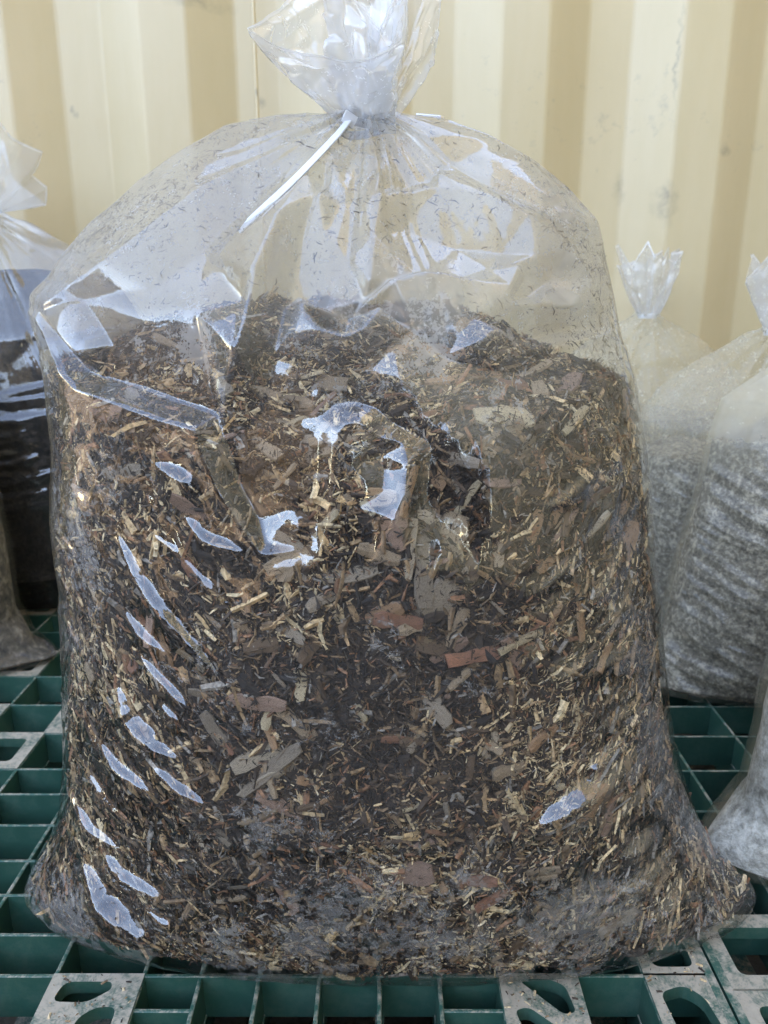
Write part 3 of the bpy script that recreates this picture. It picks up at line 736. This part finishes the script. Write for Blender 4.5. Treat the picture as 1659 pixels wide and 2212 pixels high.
V1, F1, C1 = pieces(88000, .0012, .0080, (.07, .26), .0007, [6, 6, 5.5, 4, 2.4, 1.6, 1.0], .0026, .10, .45)
V2, F2, C2 = pieces(9000, .004, .016, (.10, .42), .0013, [2.5, 3, 4, 4.4, 3.6, 2.4, 1.3], .0030, .06, .30, 2.6)
V3, F3, C3 = pieces(1500, .008, .030, (.05, .18), .0014, [1, 2, 3, 4, 4, 3, 1.6], .0026, .05, .16)
Vc = np.concatenate([V1, V2, V3]); Fc = np.concatenate([F1, F2+len(V1), F3+len(V1)+len(V2)]); Cc = np.concatenate([C1, C2, C3])
tag(obj('splinters', mesh_np('splinters', Vc, Fc, M_CHIP, False, None, Cc), mulch), kind='stuff')

# individual big chips: shared splintery shapes
def chip_mesh(seed, ratio):
    r = random.Random(seed); n = 7
    top = []
    for i in range(n): top.append((-0.5+i/(n-1), ratio/2*(0.75+0.4*r.random())*(0.62+0.38*min(1, 5.0*min(i, n-1-i)/(n-1)+r.random()*0.5))))
    bot = [(x+r.uniform(-.03, .03), -ratio/2*(0.75+0.4*r.random())*(0.62+0.38*min(1, 5.0*min(i, n-1-i)/(n-1)+r.random()*0.5))) for i, (x, _) in enumerate(top)]
    top = [(x+r.uniform(-.03, .03), y) for x, y in top]
    th = 0.05+0.05*r.random(); bend = r.uniform(-.05, .05)
    V = []
    for (xa, ya), (xb, yb) in zip(top, bot):
        zc = bend*(xa*2)**2
        V += [(xa, ya, zc-th/2), (xa, ya*0.9, zc+th/2*r.uniform(.5, 1.1)), (0.5*(xa+xb), 0.5*(ya+yb), zc+th*r.uniform(.6, .9)), (xb, yb*0.9, zc+th/2*r.uniform(.5, 1.1)), (xb, yb, zc-th/2)]
    F = []
    for i in range(n-1):
        for k in range(5):
            a = i*5+k; b = i*5+(k+1) % 5; F += [(a, b, b+5), (a, b+5, a+5)]
    for k in (1, 2, 3): F += [(0, k+1, k), ((n-1)*5, (n-1)*5+k, (n-1)*5+k+1)]
    return mesh_np('wood_chip', np.array(V), np.array(F)[:, ::-1], M_BIG, False)
CHIPS = [chip_mesh(i, r) for i, r in enumerate([.10, .12, .15, .18, .22, .26, .32, .4, .5, .65, .8, .14, .2, .3])]
BIGCOL = {k_: tuple(min(.8, 1.2*q_) for q_ in v_) for k_, v_ in {'tan': (.46,.32,.20), 'light': (.60,.47,.33), 'straw': (.64,.49,.30), 'red': (.32,.13,.075), 'orange': (.46,.25,.13), 'grey': (.34,.265,.19), 'brown': (.16,.095,.055), 'pink': (.40,.235,.165)}.items()}
from mathutils.bvhtree import BVHTree
sub = np.flatnonzero(facing > -0.3)
bvh = BVHTree.FromPolygons([tuple(v) for v in A], [tuple(int(q) for q in f) for f in fs[sub]])
def place_chip(px, py, L, ang_, ratio, colr, lift=0.0016, tilt=0.10):
    """one chip lying on the mulch where the line of sight meets it; L in metres, ang: degrees on the picture, counter-clockwise"""
    d = Vector(ray(px, py)).normalized(); h = bvh.ray_cast(Vector((0, 0, CAMZ)), d)
    if h[0] is None: return
    p, nn = h[0], h[1]
    if p.z < 0.018: return
    if nn.dot(d) > 0: nn = -nn
    nn = (nn + Vector((rr.gauss(0, tilt), rr.gauss(0, tilt), rr.gauss(0, tilt)))).normalized()
    a = R(ang_); up = Vector((0, st, ct)); t = Vector((1, 0, 0))*math.cos(a) + up*math.sin(a)
    t = (t - nn*t.dot(nn)).normalized(); b = nn.cross(t)
    k = min(range(len(CHIPS)), key=lambda i: abs([.10, .12, .15, .18, .22, .26, .32, .4, .5, .65, .8, .14, .2, .3][i]-ratio)+rr.random()*0.05)
    o = bpy.data.objects.new('wood_chip', CHIPS[k]); col.objects.link(o); o.parent = mulch
    q = p + nn*lift - Vector(off)
    from mathutils import Matrix
    zs_ = min(L, 0.020)
    o.matrix_local = Matrix(((t.x*L, b.x*L, nn.x*zs_, q.x), (t.y*L, b.y*L, nn.y*zs_, q.y), (t.z*L, b.z*L, nn.z*zs_, q.z), (0, 0, 0, 1)))
    c = BIGCOL[colr]; v = rr.uniform(.8, 1.15); o.color = (c[0]*v, c[1]*v, c[2]*v, 1)
HAND = [(968,1165,.032,70,.7,'tan'),(915,1225,.046,92,.24,'grey'),(888,1182,.034,84,.2,'light'),(1010,1078,.026,52,.22,'straw'),(965,1285,.036,30,.65,'grey'),
 (905,1318,.016,60,.7,'grey'),(940,1122,.024,-15,.3,'light'),(1195,1335,.021,68,.22,'orange'),(1245,1285,.055,88,.12,'orange'),(1062,1412,.060,6,.18,'red'),
 (986,1352,.024,70,.42,'tan'),(575,1625,.045,28,.26,'light'),(590,1660,.05,36,.2,'grey'),(560,1690,.036,50,.22,'light'),(612,1735,.036,-27,.3,'pink'),(560,1515,.034,2,.3,'pink'),(700,828,.034,-18,.36,'tan'),
 (1000,820,.046,-4,.2,'orange'),(800,1082,.034,3,.26,'tan'),(1095,1662,.022,8,.42,'tan'),(790,1040,.030,24,.3,'red'),(850,1140,.022,70,.6,'pink'),
 (660,905,.030,42,.2,'straw'),(920,760,.05,-6,.22,'orange'),(760,950,.05,20,.2,'tan'),(1050,960,.05,32,.2,'tan'),(1120,1385,.034,16,.16,'straw'),
 (520,1040,.05,-62,.18,'brown'),(560,960,.046,-55,.2,'tan'),(600,860,.05,-20,.18,'tan'),(640,940,.04,-68,.16,'straw'),(880,1060,.03,60,.2,'orange'),
 (1170,1590,.022,30,.4,'orange'),(1290,1680,.03,45,.3,'pink'),(880,1885,.034,12,.5,'pink'),(1010,1900,.04,8,.22,'red'),(1160,1880,.03,20,.4,'tan'),
 (1330,1990,.03,25,.35,'tan'),(1080,1930,.036,22,.2,'red'),(560,1760,.03,40,.2,'tan'),(470,1580,.03,-60,.3,'grey'),(640,1560,.03,-40,.25,'tan'),
 (330,1330,.036,85,.2,'pink'),(430,1110,.036,-48,.3,'pink'),(240,900,.03,-40,.5,'pink'),(1195,1700,.016,12,.25,'straw'),(900,1735,.02,14,.2,'straw'),
 (1150,1150,.028,75,.26,'orange'),(1105,1190,.02,60,.3,'brown'),(1180,1215,.02,30,.4,'orange'),(700,1140,.03,30,.2,'straw'),(640,1210,.036,18,.3,'tan'),
 (820,1195,.024,-20,.4,'tan'),(860,1340,.028,-10,.4,'red'),(760,1240,.03,10,.3,'grey'),(1220,1120,.024,62,.3,'brown'),(1300,1420,.02,50,.3,'orange')]
for h in HAND: place_chip(*h)
cols_ = ['tan']*5 + ['light']*2 + ['straw']*2 + ['red']*2 + ['orange']*3 + ['grey']*3 + ['brown']*4 + ['pink']*3
while len([c for c in mulch.children if c.name.startswith('wood_chip')]) < 300:
    px, py = rr.uniform(110, 1500), rr.uniform(640, 2080)
    big = 1.3 if py < 1200 else 1.0
    a = rr.uniform(0, 180)
    if px < 500 and py > 1100: a = -rr.uniform(30, 75)
    if px > 1200 and py > 1000: a = rr.uniform(30, 80)
    place_chip(px, py, (.008+.018*rr.random()**1.9)*big, a, rr.choice([.14, .18, .22, .3, .4, .5]), rr.choice(cols_))

# ------------------------------------------------------------------ flecks of dirt stuck to the film
def flecks(n, rowsel, seed):
    g = np.random.default_rng(seed)
    r_ = g.choice(len(rowsel), n, p=rowsel/rowsel.sum()); c_ = g.integers(0, NF+NB, n)
    P = FILM[r_, c_]; FN = NRM[r_, c_]
    keep = g.random(n) < np.clip(0.42 + 0.75*vnoise(P, 16, 81) + 0.55*vnoise(P, 48, 82), 0.06, 1); P, FN = P[keep], FN[keep]; n = len(P)
    t = g.normal(size=(n, 3)); t -= (t*FN).sum(1, keepdims=True)*FN; t /= np.linalg.norm(t, axis=1, keepdims=True); b = np.cross(FN, t)
    L = 0.0007 + 0.0070*g.random((n, 1))**4.0; Wd = 0.00020 + 0.00050*g.random((n, 1))**2
    P = P - FN*0.0006; k = b*L*0.35*g.normal(size=(n, 1))
    V = np.stack([P-t*L/2+b*Wd/2, P-t*L/2-b*Wd/2, P+k*.5+b*Wd*.8, P+k*.5-b*Wd*.8, P+t*L/2+b*Wd/3, P+t*L/2-b*Wd/3, P+k*.5-FN*Wd], 1)
    f = np.array([[0,1,3],[0,3,2],[2,3,5],[2,5,4],[0,6,1],[4,5,6],[0,2,6],[2,4,6],[1,6,3],[3,6,5]])
    return V.reshape(-1, 3)-off, (f[None]+7*np.arange(n)[:, None, None]).reshape(-1, 3)
wr = np.interp(ZS, [0, .30, .36, .42, .48, .55, ZT], [.35, .4, 1, 1.1, .8, .4, .1])*np.gradient(ZS)
V, F = flecks(36000, wr, 77)
tag(obj('dirt_flecks', mesh_np('dirt_flecks', V, F, M_FLECK, False), bag), kind='stuff')

# ------------------------------------------------------------------ gathered top of the main bag
def sheet(name, rim, neck, nu, nv, bulge, crumple, seed, mat, parent, offv, haze=0.5, closed=True, twist=0.0):
    """film between a small pleated neck ring and a rim curve given by 3-D points"""
    rim = np.array(rim, float); m = len(rim)
    if closed: rim = np.concatenate([rim, rim[:1]])
    u = np.linspace(0, 1, nu, endpoint=not closed); tk_ = np.linspace(0, 1, len(rim))
    Rm = np.stack([np.interp(u, tk_, rim[:, i]) for i in range(3)], -1)
    nk = np.array([neck(x) for x in u]); v = np.linspace(0, 1, nv)[:, None, None]
    P = nk[None]*(1-v) + Rm[None]*v
    c = P.mean(1, keepdims=True); out = P-c; out[..., 2] = 0
    P = P + out*(bulge*np.sin(np.pi*v)) 
    dirn = out/np.maximum(np.linalg.norm(out, axis=-1, keepdims=True), 1e-5)
    r_ = random.Random(seed)
    UU = np.repeat(u[None, :], nv, 0)*1000; VV = np.repeat(np.linspace(0, 1, nv)[:, None], nu, 1)*300
    pts = [(r_.uniform(0, 1000), r_.uniform(0, 300)**1.0, r_.uniform(-1, 1)) for _ in range(48)] + [(-50,-50,0),(1050,-50,0),(-50,350,0),(1050,350,0)]
    pts += [(0, y, 0) for y in range(0, 301, 50)] + [(1000, y, 0) for y in range(0, 301, 50)]
    fac = blur(facet_field(UU, VV, pts), 1)
    p2 = [(r_.uniform(0, 1000), r_.uniform(0, 300), r_.uniform(-1, 1)) for _ in range(260)] + [(-50,-50,0),(1050,-50,0),(-50,350,0),(1050,350,0)]
    fac = fac + 0.33*blur(facet_field(UU, VV, p2), 1)
    vv = np.linspace(0, 1, nv)[:, None]
    pl_ = np.abs(vnoise(np.stack([UU/1000*38, 0*UU, 0*UU+seed], -1), 1.0, seed)) 
    P = P + dirn*((fac*crumple*np.clip(vv*3, 0.1, 1))[..., None] + (pl_*0.008*np.clip(1-vv*0.85, 0, 1))[..., None])
    P[..., 2] += 0.0015*fac*np.clip(vv*2, 0, 1)
    hz_ = np.full(nu*nv, haze)
    return obj(name, mesh_np(name, (P-offv).reshape(-1, 3), grid_faces(nv, nu, closed), mat, True, {'haze': hz_, 'mist': np.repeat(np.where(np.linspace(0, 1, nv) > .975, .4, 0.0), nu)}), parent)
NKC = np.array([at_y(795, 262, .546)[0], .546, ZT-0.004])
def neck_ring(r, zoff=0.0):
    return lambda u: NKC + np.array([-math.cos(u*2*math.pi)*r, -math.sin(u*2*math.pi)*r*0.8, zoff])
def pt(px, py, y): return tuple(at_y(px, py, y))
rimA = [pt(535,62,.515),pt(600,100,.500),pt(660,118,.492),pt(699,125,.488),pt(740,138,.485),pt(770,138,.485),pt(800,128,.488),pt(828,114,.495),pt(850,96,.505),pt(860,40,.53),pt(866,-10,.55),pt(840,-60,.575),pt(760,-85,.595),pt(690,-70,.595),pt(660,-40,.58),pt(625,-4,.56),pt(600,20,.545),pt(572,35,.53)]
sheet('gathered_top', rimA, neck_ring(.0155), 260, 110, 0.16, .0075, 5, M_TOPFILM, bag, off)
rimB = [pt(840,-20,.58),pt(880,-45,.58),pt(930,-30,.585),pt(966,-4,.59),pt(962,50,.592),pt(955,100,.595),pt(940,118,.60),pt(905,170,.60),pt(870,215,.585),pt(845,238,.57)]
sheet('gathered_flap', rimB, lambda u: NKC+np.array([.008+.006*u, .006+.004*u, 0.004-0.004*u]), 120, 80, 0.0, .0055, 8, M_TOPFILM, bag, off, 0.5, False)
rimC = [pt(700,40,.53),pt(740,-30,.52),pt(790,20,.515),pt(815,70,.51),pt(850,-20,.53),pt(870,-40,.55),pt(800,-60,.57),pt(720,-50,.56)]
sheet('gathered_fold', rimC, neck_ring(.011), 200, 80, 0.05, .0085, 12, M_TOPFILM, bag, off, 0.4)

# cable tie: a ring round the neck and a long tail
def strap(name, path, nrm, wid, th, parent, offv, mat, taper=None):
    P = np.array(path, float); n = len(P)
    T = np.gradient(P, axis=0); T /= np.linalg.norm(T, axis=1, keepdims=True)
    N = np.array(nrm, float); N = N - (N*T).sum(1, keepdims=True)*T; N /= np.linalg.norm(N, axis=1, keepdims=True)
    B = np.cross(T, N); tp = np.ones(n) if taper is None else taper
    prof = [(-.5, -.3), (-.5, .3), (-.4, .5), (.4, .5), (.5, .3), (.5, -.3), (.4, -.5), (-.4, -.5)]
    V = np.stack([P + B*(a*wid*tp)[:, None] + N*(b*th) for a, b in prof], 1)
    F = [grid_faces(n, 8, True)]
    V = V.reshape(-1, 3)-offv
    o = obj(name, mesh_np(name, V, F[0], mat, False), parent); return o
an = np.linspace(0, 2*math.pi, 60)
ringp = [NKC + np.array([math.cos(a)*.0175, math.sin(a)*.0145, -0.002+0.002*math.sin(a*2)]) for a in an]
tie = empty('cable_tie', (0, 0, 0)); tie.parent = bag
strap('loop', ringp, [(math.cos(a), math.sin(a), 0) for a in an], .0052, .0013, tie, off, M_TIE)
tl = [(752,262,.520),(735,285,.506),(700,322,.492),(660,364,.482),(620,404,.474),(580,440,.467),(548,470,.463),(530,487,.462),(518,502,.463)]
tl = np.array([pt(*q) for q in tl]); u = np.linspace(0, 1, 60); k = np.linspace(0, 1, len(tl))
tl = np.stack([np.interp(u, k, tl[:, i]) for i in range(3)], -1)
for _ in range(20): tl[1:-1] = .25*tl[:-2]+.5*tl[1:-1]+.25*tl[2:]
strap('tail', tl, [(-.25, -.95, .3)]*60, .0043, .0013, tie, off, M_TIE, np.where(u > .82, .78-(u-.82)*1.6, 1.0))
V, F = boxes([(-.004, .004, -.003, .003, -.0036, .0036)])
hd = obj('head', mesh_np('head', V, F, M_TIE, False), tie, tuple(np.array(pt(754,258,.522))-off)); hd.rotation_euler = (0.2, 0.5, 0.3)

# crumbs of mulch spilled on the front plates
def crumbs(n):
    g = np.random.default_rng(9); out = []
    fr_ = [p for p in pl if p[1] in (1, 2)]
    while len(out) < n:
        i, j, k = fr_[g.integers(len(fr_))]; u, v = g.uniform(-.97, .97, 2); bad = False
        for h in HOLES[k]:
            c = False
            for a in range(len(h)):
                (xa, ya), (xb, yb) = h[a], h[a-1]
                if (ya > v) != (yb > v) and u < (xb-xa)*(v-ya)/(yb-ya)+xa: c = not c
            bad |= c
        if not bad: out.append((xln(i, u), yln(j, v)))
    P = np.array([(x, y, 0.0002) for x, y in out]); t = g.normal(size=(n, 3)); t[:, 2] *= .1; t /= np.linalg.norm(t, axis=1, keepdims=True)
    b = np.cross((0, 0, 1.0), t); L = (.0008+.0045*g.random((n, 1))**2.5); Wd = L*(.15+.35*g.random((n, 1)))
    V = np.stack([P-t*L/2+b*Wd/2, P-t*L/2-b*Wd/2, P+t*L/2-b*Wd/2, P+t*L/2+b*Wd/3, P+(0, 0, .0009)], 1)
    f = np.array([[0,1,4],[1,2,4],[2,3,4],[3,0,4],[0,3,2],[0,2,1]])
    C = PAL[g.integers(1, 7, n)]
    return V.reshape(-1, 3), (f[None]+5*np.arange(n)[:, None, None]).reshape(-1, 3), np.repeat(C, 5, 0)
xln = lambda i, u: (XLN[i]+XLN[i+1])/2 + u*(XLN[i+1]-XLN[i])/2
yln = lambda j, v: (YLN[j]+YLN[j+1])/2 + v*(YLN[j+1]-YLN[j])/2
V, F, C = crumbs(220)
tag(obj('mulch_crumbs', mesh_np('mulch_crumbs', V, F, M_CHIP, False, None, C)), 'tiny brown mulch crumbs spilled on the dusty pallet plates', 'crumbs', kind='stuff')

# ------------------------------------------------------------------ the bags behind
def side_bag(name, fillname, loc, rz, H, hw, hd_, label, flabel, group, fillmat, filltop, seed, flare=0.07, lean=(0, 0), wr_n=60, film=M_FILM2, wr_dir=1, wang=(12, 40), wamp=0.85, ears=1.0, haze=0.35, flare_rim=None, mlow=0.12, mhigh=0.26, mgr=.12, shp=(.93, .80, .55, .28)):
    r_ = random.Random(seed); nf, nb, nr = 200, 90, 240
    t = np.linspace(0, 1, nr); zs = H*t
    sh = np.interp(t, [0, .02, .05, .12, .3, .55, .72, .82, .90, .96, 1], [1.18*ears, 1.24*ears, 1.12, 1.02, 1.0, .98, *shp, .065])
    dp = np.interp(t, [0, .03, .1, .3, .5, .7, .85, .95, 1], [.75, .85, .98, 1.0, .95, .78, .46, .2, .10])
    xl = -hw*sh*(1+.03*math.sin(seed)) + lean[0]*t; xr = hw*sh + lean[0]*t
    ycn = lean[1]*t
    B, fr = pillow(zs, xl, xr, ycn, hd_*dp, hd_*dp, nf, nb, np.full(nr, 2.3), np.interp(t, [0, .1, .3, .7, 1], [1.35, 1.7, 1.9, 1.6, 1.4]))
    N = grid_normals(B)
    if N[nr//2, nf//2, 1] > 0: N = -N
    U = B[..., 0]/hw*500; Vv = -B[..., 2]/hw*500
    f3 = np.broadcast_to(fr[None, :], U.shape)
    Hn = H/hw*500
    Wk = np.zeros(U.shape)
    for i in range(wr_n):
        s_ = r_.choice((-1, 1)) if wr_dir == 0 else wr_dir
        x = r_.uniform(-480, 480) if wr_dir == 0 else -s_*r_.uniform(-100, 480); y = -r_.uniform(.04, .62)*Hn
        s_ = -1 if x > 0 else 1
        L = r_.uniform(120, 420); a = R(r_.uniform(*wang)); dx, dy = math.cos(a)*L/2*s_, math.sin(a)*L/2
        Wk = np.maximum(Wk, np.where(f3, tuck(U, Vv, [(x-dx, y-dy), (x, y+L*.06), (x+dx, y+dy)], r_.uniform(12, 24), r_.uniform(2.5, 5.5)*hw/500*2*wamp, r_.uniform(20, 40), -s_), 0))
    pts = [(r_.uniform(-560, 560), -r_.uniform(.58, 1.0)*Hn, r_.uniform(-9, 4)) for _ in range(60)]
    pts += [(x, -.5*Hn, 0) for x in range(-800, 801, 200)] + [(x, 60, 0) for x in range(-800, 801, 400)] + [(x, -1.05*Hn, 0) for x in range(-800, 801, 400)]
    Dd = blur(facet_field(U, Vv, pts)*1e-3*(H/.55), 1)
    e1 = np.clip(np.minimum(np.arange(nf), nf-np.arange(nf))/12, 0, 1); e2 = np.clip(np.minimum(np.arange(nb), nb-np.arange(nb))/8, 0, 1)
    ef_ = np.concatenate([e1, e2])[None, :]
    Dd = Dd*ef_ + blur(Wk, 1)*ef_
    an_ = np.arctan2(Vv+Hn, U-lean[0]/hw*500); rd = np.hypot(U-lean[0]/hw*500, Vv+Hn)
    q = np.stack([an_*7, np.where(f3, 0., 5.), 0*an_+seed], -1)
    Dd += (np.abs(vnoise(q, 1, seed))+.5*np.abs(vnoise(q, 2.1, seed+1)))*.012*np.exp(-rd/230)*np.clip(rd/60, 0, 1)*(H/.5)
    Dd += .0018*vnoise(B, 24, seed+2)
    P = B + N*Dd[..., None]; P[..., 2] = np.maximum(P[..., 2], .0008)
    root = empty(name, loc, rz); tag(root, label, 'plastic bag', group)
    Fq = grid_faces(nr, nf+nb, True)[:, ::-1]
    obj('film', mesh_np('film', P.reshape(-1, 3), Fq, film, True, {'haze': np.full(U.shape, haze), 'mist': np.interp(B[..., 2]/H, [filltop-mgr, filltop+.04], [mlow, mhigh])}), root)
    m = B + N*(np.minimum(Dd, .002)-.004)[..., None]
    m = B + N*(Wk*0.75 + np.minimum(Dd-Wk, .0)-.0065)[..., None]
    zt_ = filltop*H + .05*m[..., 1] + .012*vnoise(m*np.array([1, 1, 0]), 16, seed+5)
    m[..., 2] = np.where(m[..., 2] > zt_, zt_, np.maximum(m[..., 2], .003))
    fo = obj(fillname, mesh_np(fillname, m.reshape(-1, 3), Fq, fillmat), None, loc, rz); tag(fo, flabel, fillname.replace('_', ' ').split()[-1] if False else 'growing mix')
    nk = np.array([lean[0], lean[1], H])
    rim = []
    if flare_rim is None:
        for i in range(22):
            a = i/22*2*math.pi; ra = flare*r_.uniform(.45, 1.0)
            rim.append(nk + np.array([-math.cos(a)*ra, -math.sin(a)*ra*.55, flare*r_.uniform(1.0, 1.7)]))
    else: rim = [nk+np.array(p) for p in flare_rim]
    sheet('gathered_top', rim, lambda u: nk + np.array([-math.cos(u*2*math.pi)*.010, -math.sin(u*2*math.pi)*.008, -.003]), 160, 50, .1, .004, seed+9, M_TOPFILM, root, np.zeros(3), haze)
    rg = [nk + np.array([math.cos(a)*.0125, math.sin(a)*.0105, -.002]) for a in an]
    strap('cable_tie', rg, [(math.cos(a), math.sin(a), 0) for a in an], .007, .002, root, np.zeros(3), M_TIE)
    return root
G = 'tied plastic bags on the pallets'
# left, at the wall: dark content
side_bag('potting_bag', 'potting_mix', (-.56, 1.15, 0), .05, .565, .235, .13, 'tied clear bag of dark mix beside the wall at the left edge', 'dark mix inside the bag at the left edge by the wall', G, M_DARK, .86, 41, .105, wr_n=150, wamp=1.3, wang=(-6, 12), haze=.2, mlow=0.0, mhigh=.30, mgr=.30, film=M_FILM, flare_rim=[(-.08,-.03,.10),(-.04,-.05,.12),(-.01,-.05,.13),(.02,-.045,.13),(.045,-.03,.115),(.055,-.01,.095),(.065,0,.09),(.09,.005,.08),(.08,.01,.062),(.07,.01,.05),(.088,.012,.035),(.082,.02,.012),(.03,.04,.05),(.02,.05,.10),(-.02,.05,.12),(-.06,.03,.11)])
# left, nearer: only its lower corner shows
side_bag('potting_bag', 'potting_mix', (-.705, .915, 0), -.05, .50, .235, .13, 'bag of mottled grey mix showing only its lower corner at the left edge', 'mottled grey mix in the bag whose lower corner shows at left', G, M_MOTTLE, .7, 52, .07, wr_n=24, haze=.25, mlow=.03)
# right group
side_bag('potting_bag', 'potting_mix', (.395, 1.19, 0), .0, .425, .165, .095, 'tied bag with fan shaped gathered top, farthest back beside the wall', 'grey mix inside the farthest tied bag by the wall', G, M_GREY, .66, 63, .062, wr_n=40, haze=.6)
side_bag('potting_bag', 'potting_mix', (.505, 1.02, 0), .0, .408, .185, .095, 'tied bag of grey mix with narrow upright gathered top at the right edge', 'grey mix in the bag behind the frontmost grey one at right', G, M_GREY, .62, 74, .058, wr_n=50, haze=.6)
side_bag('potting_bag', 'potting_mix', (.528, .85, 0), .0, .415, .203, .105, 'clear bag of grey speckled mix with its tied top out of view', 'grey speckled mix with curved wrinkles right of the mulch bag', G, M_GREY, .72, 85, .058, lean=(.05, .02), wr_n=90, haze=.35, mhigh=.40, wamp=1.5, wang=(18, 46), shp=(.97, .94, .72, .36))
side_bag('perlite_bag', 'perlite', (.532, .54, 0), 0, .46, .235, .115, 'nearly white bag of pale perlite cut off by the right edge', 'pale perlite in the whitish bag at the right edge', G, M_PALE, .8, 96, .058, lean=(.03, 0), wr_n=80, haze=.35, ears=.93, mlow=.08)
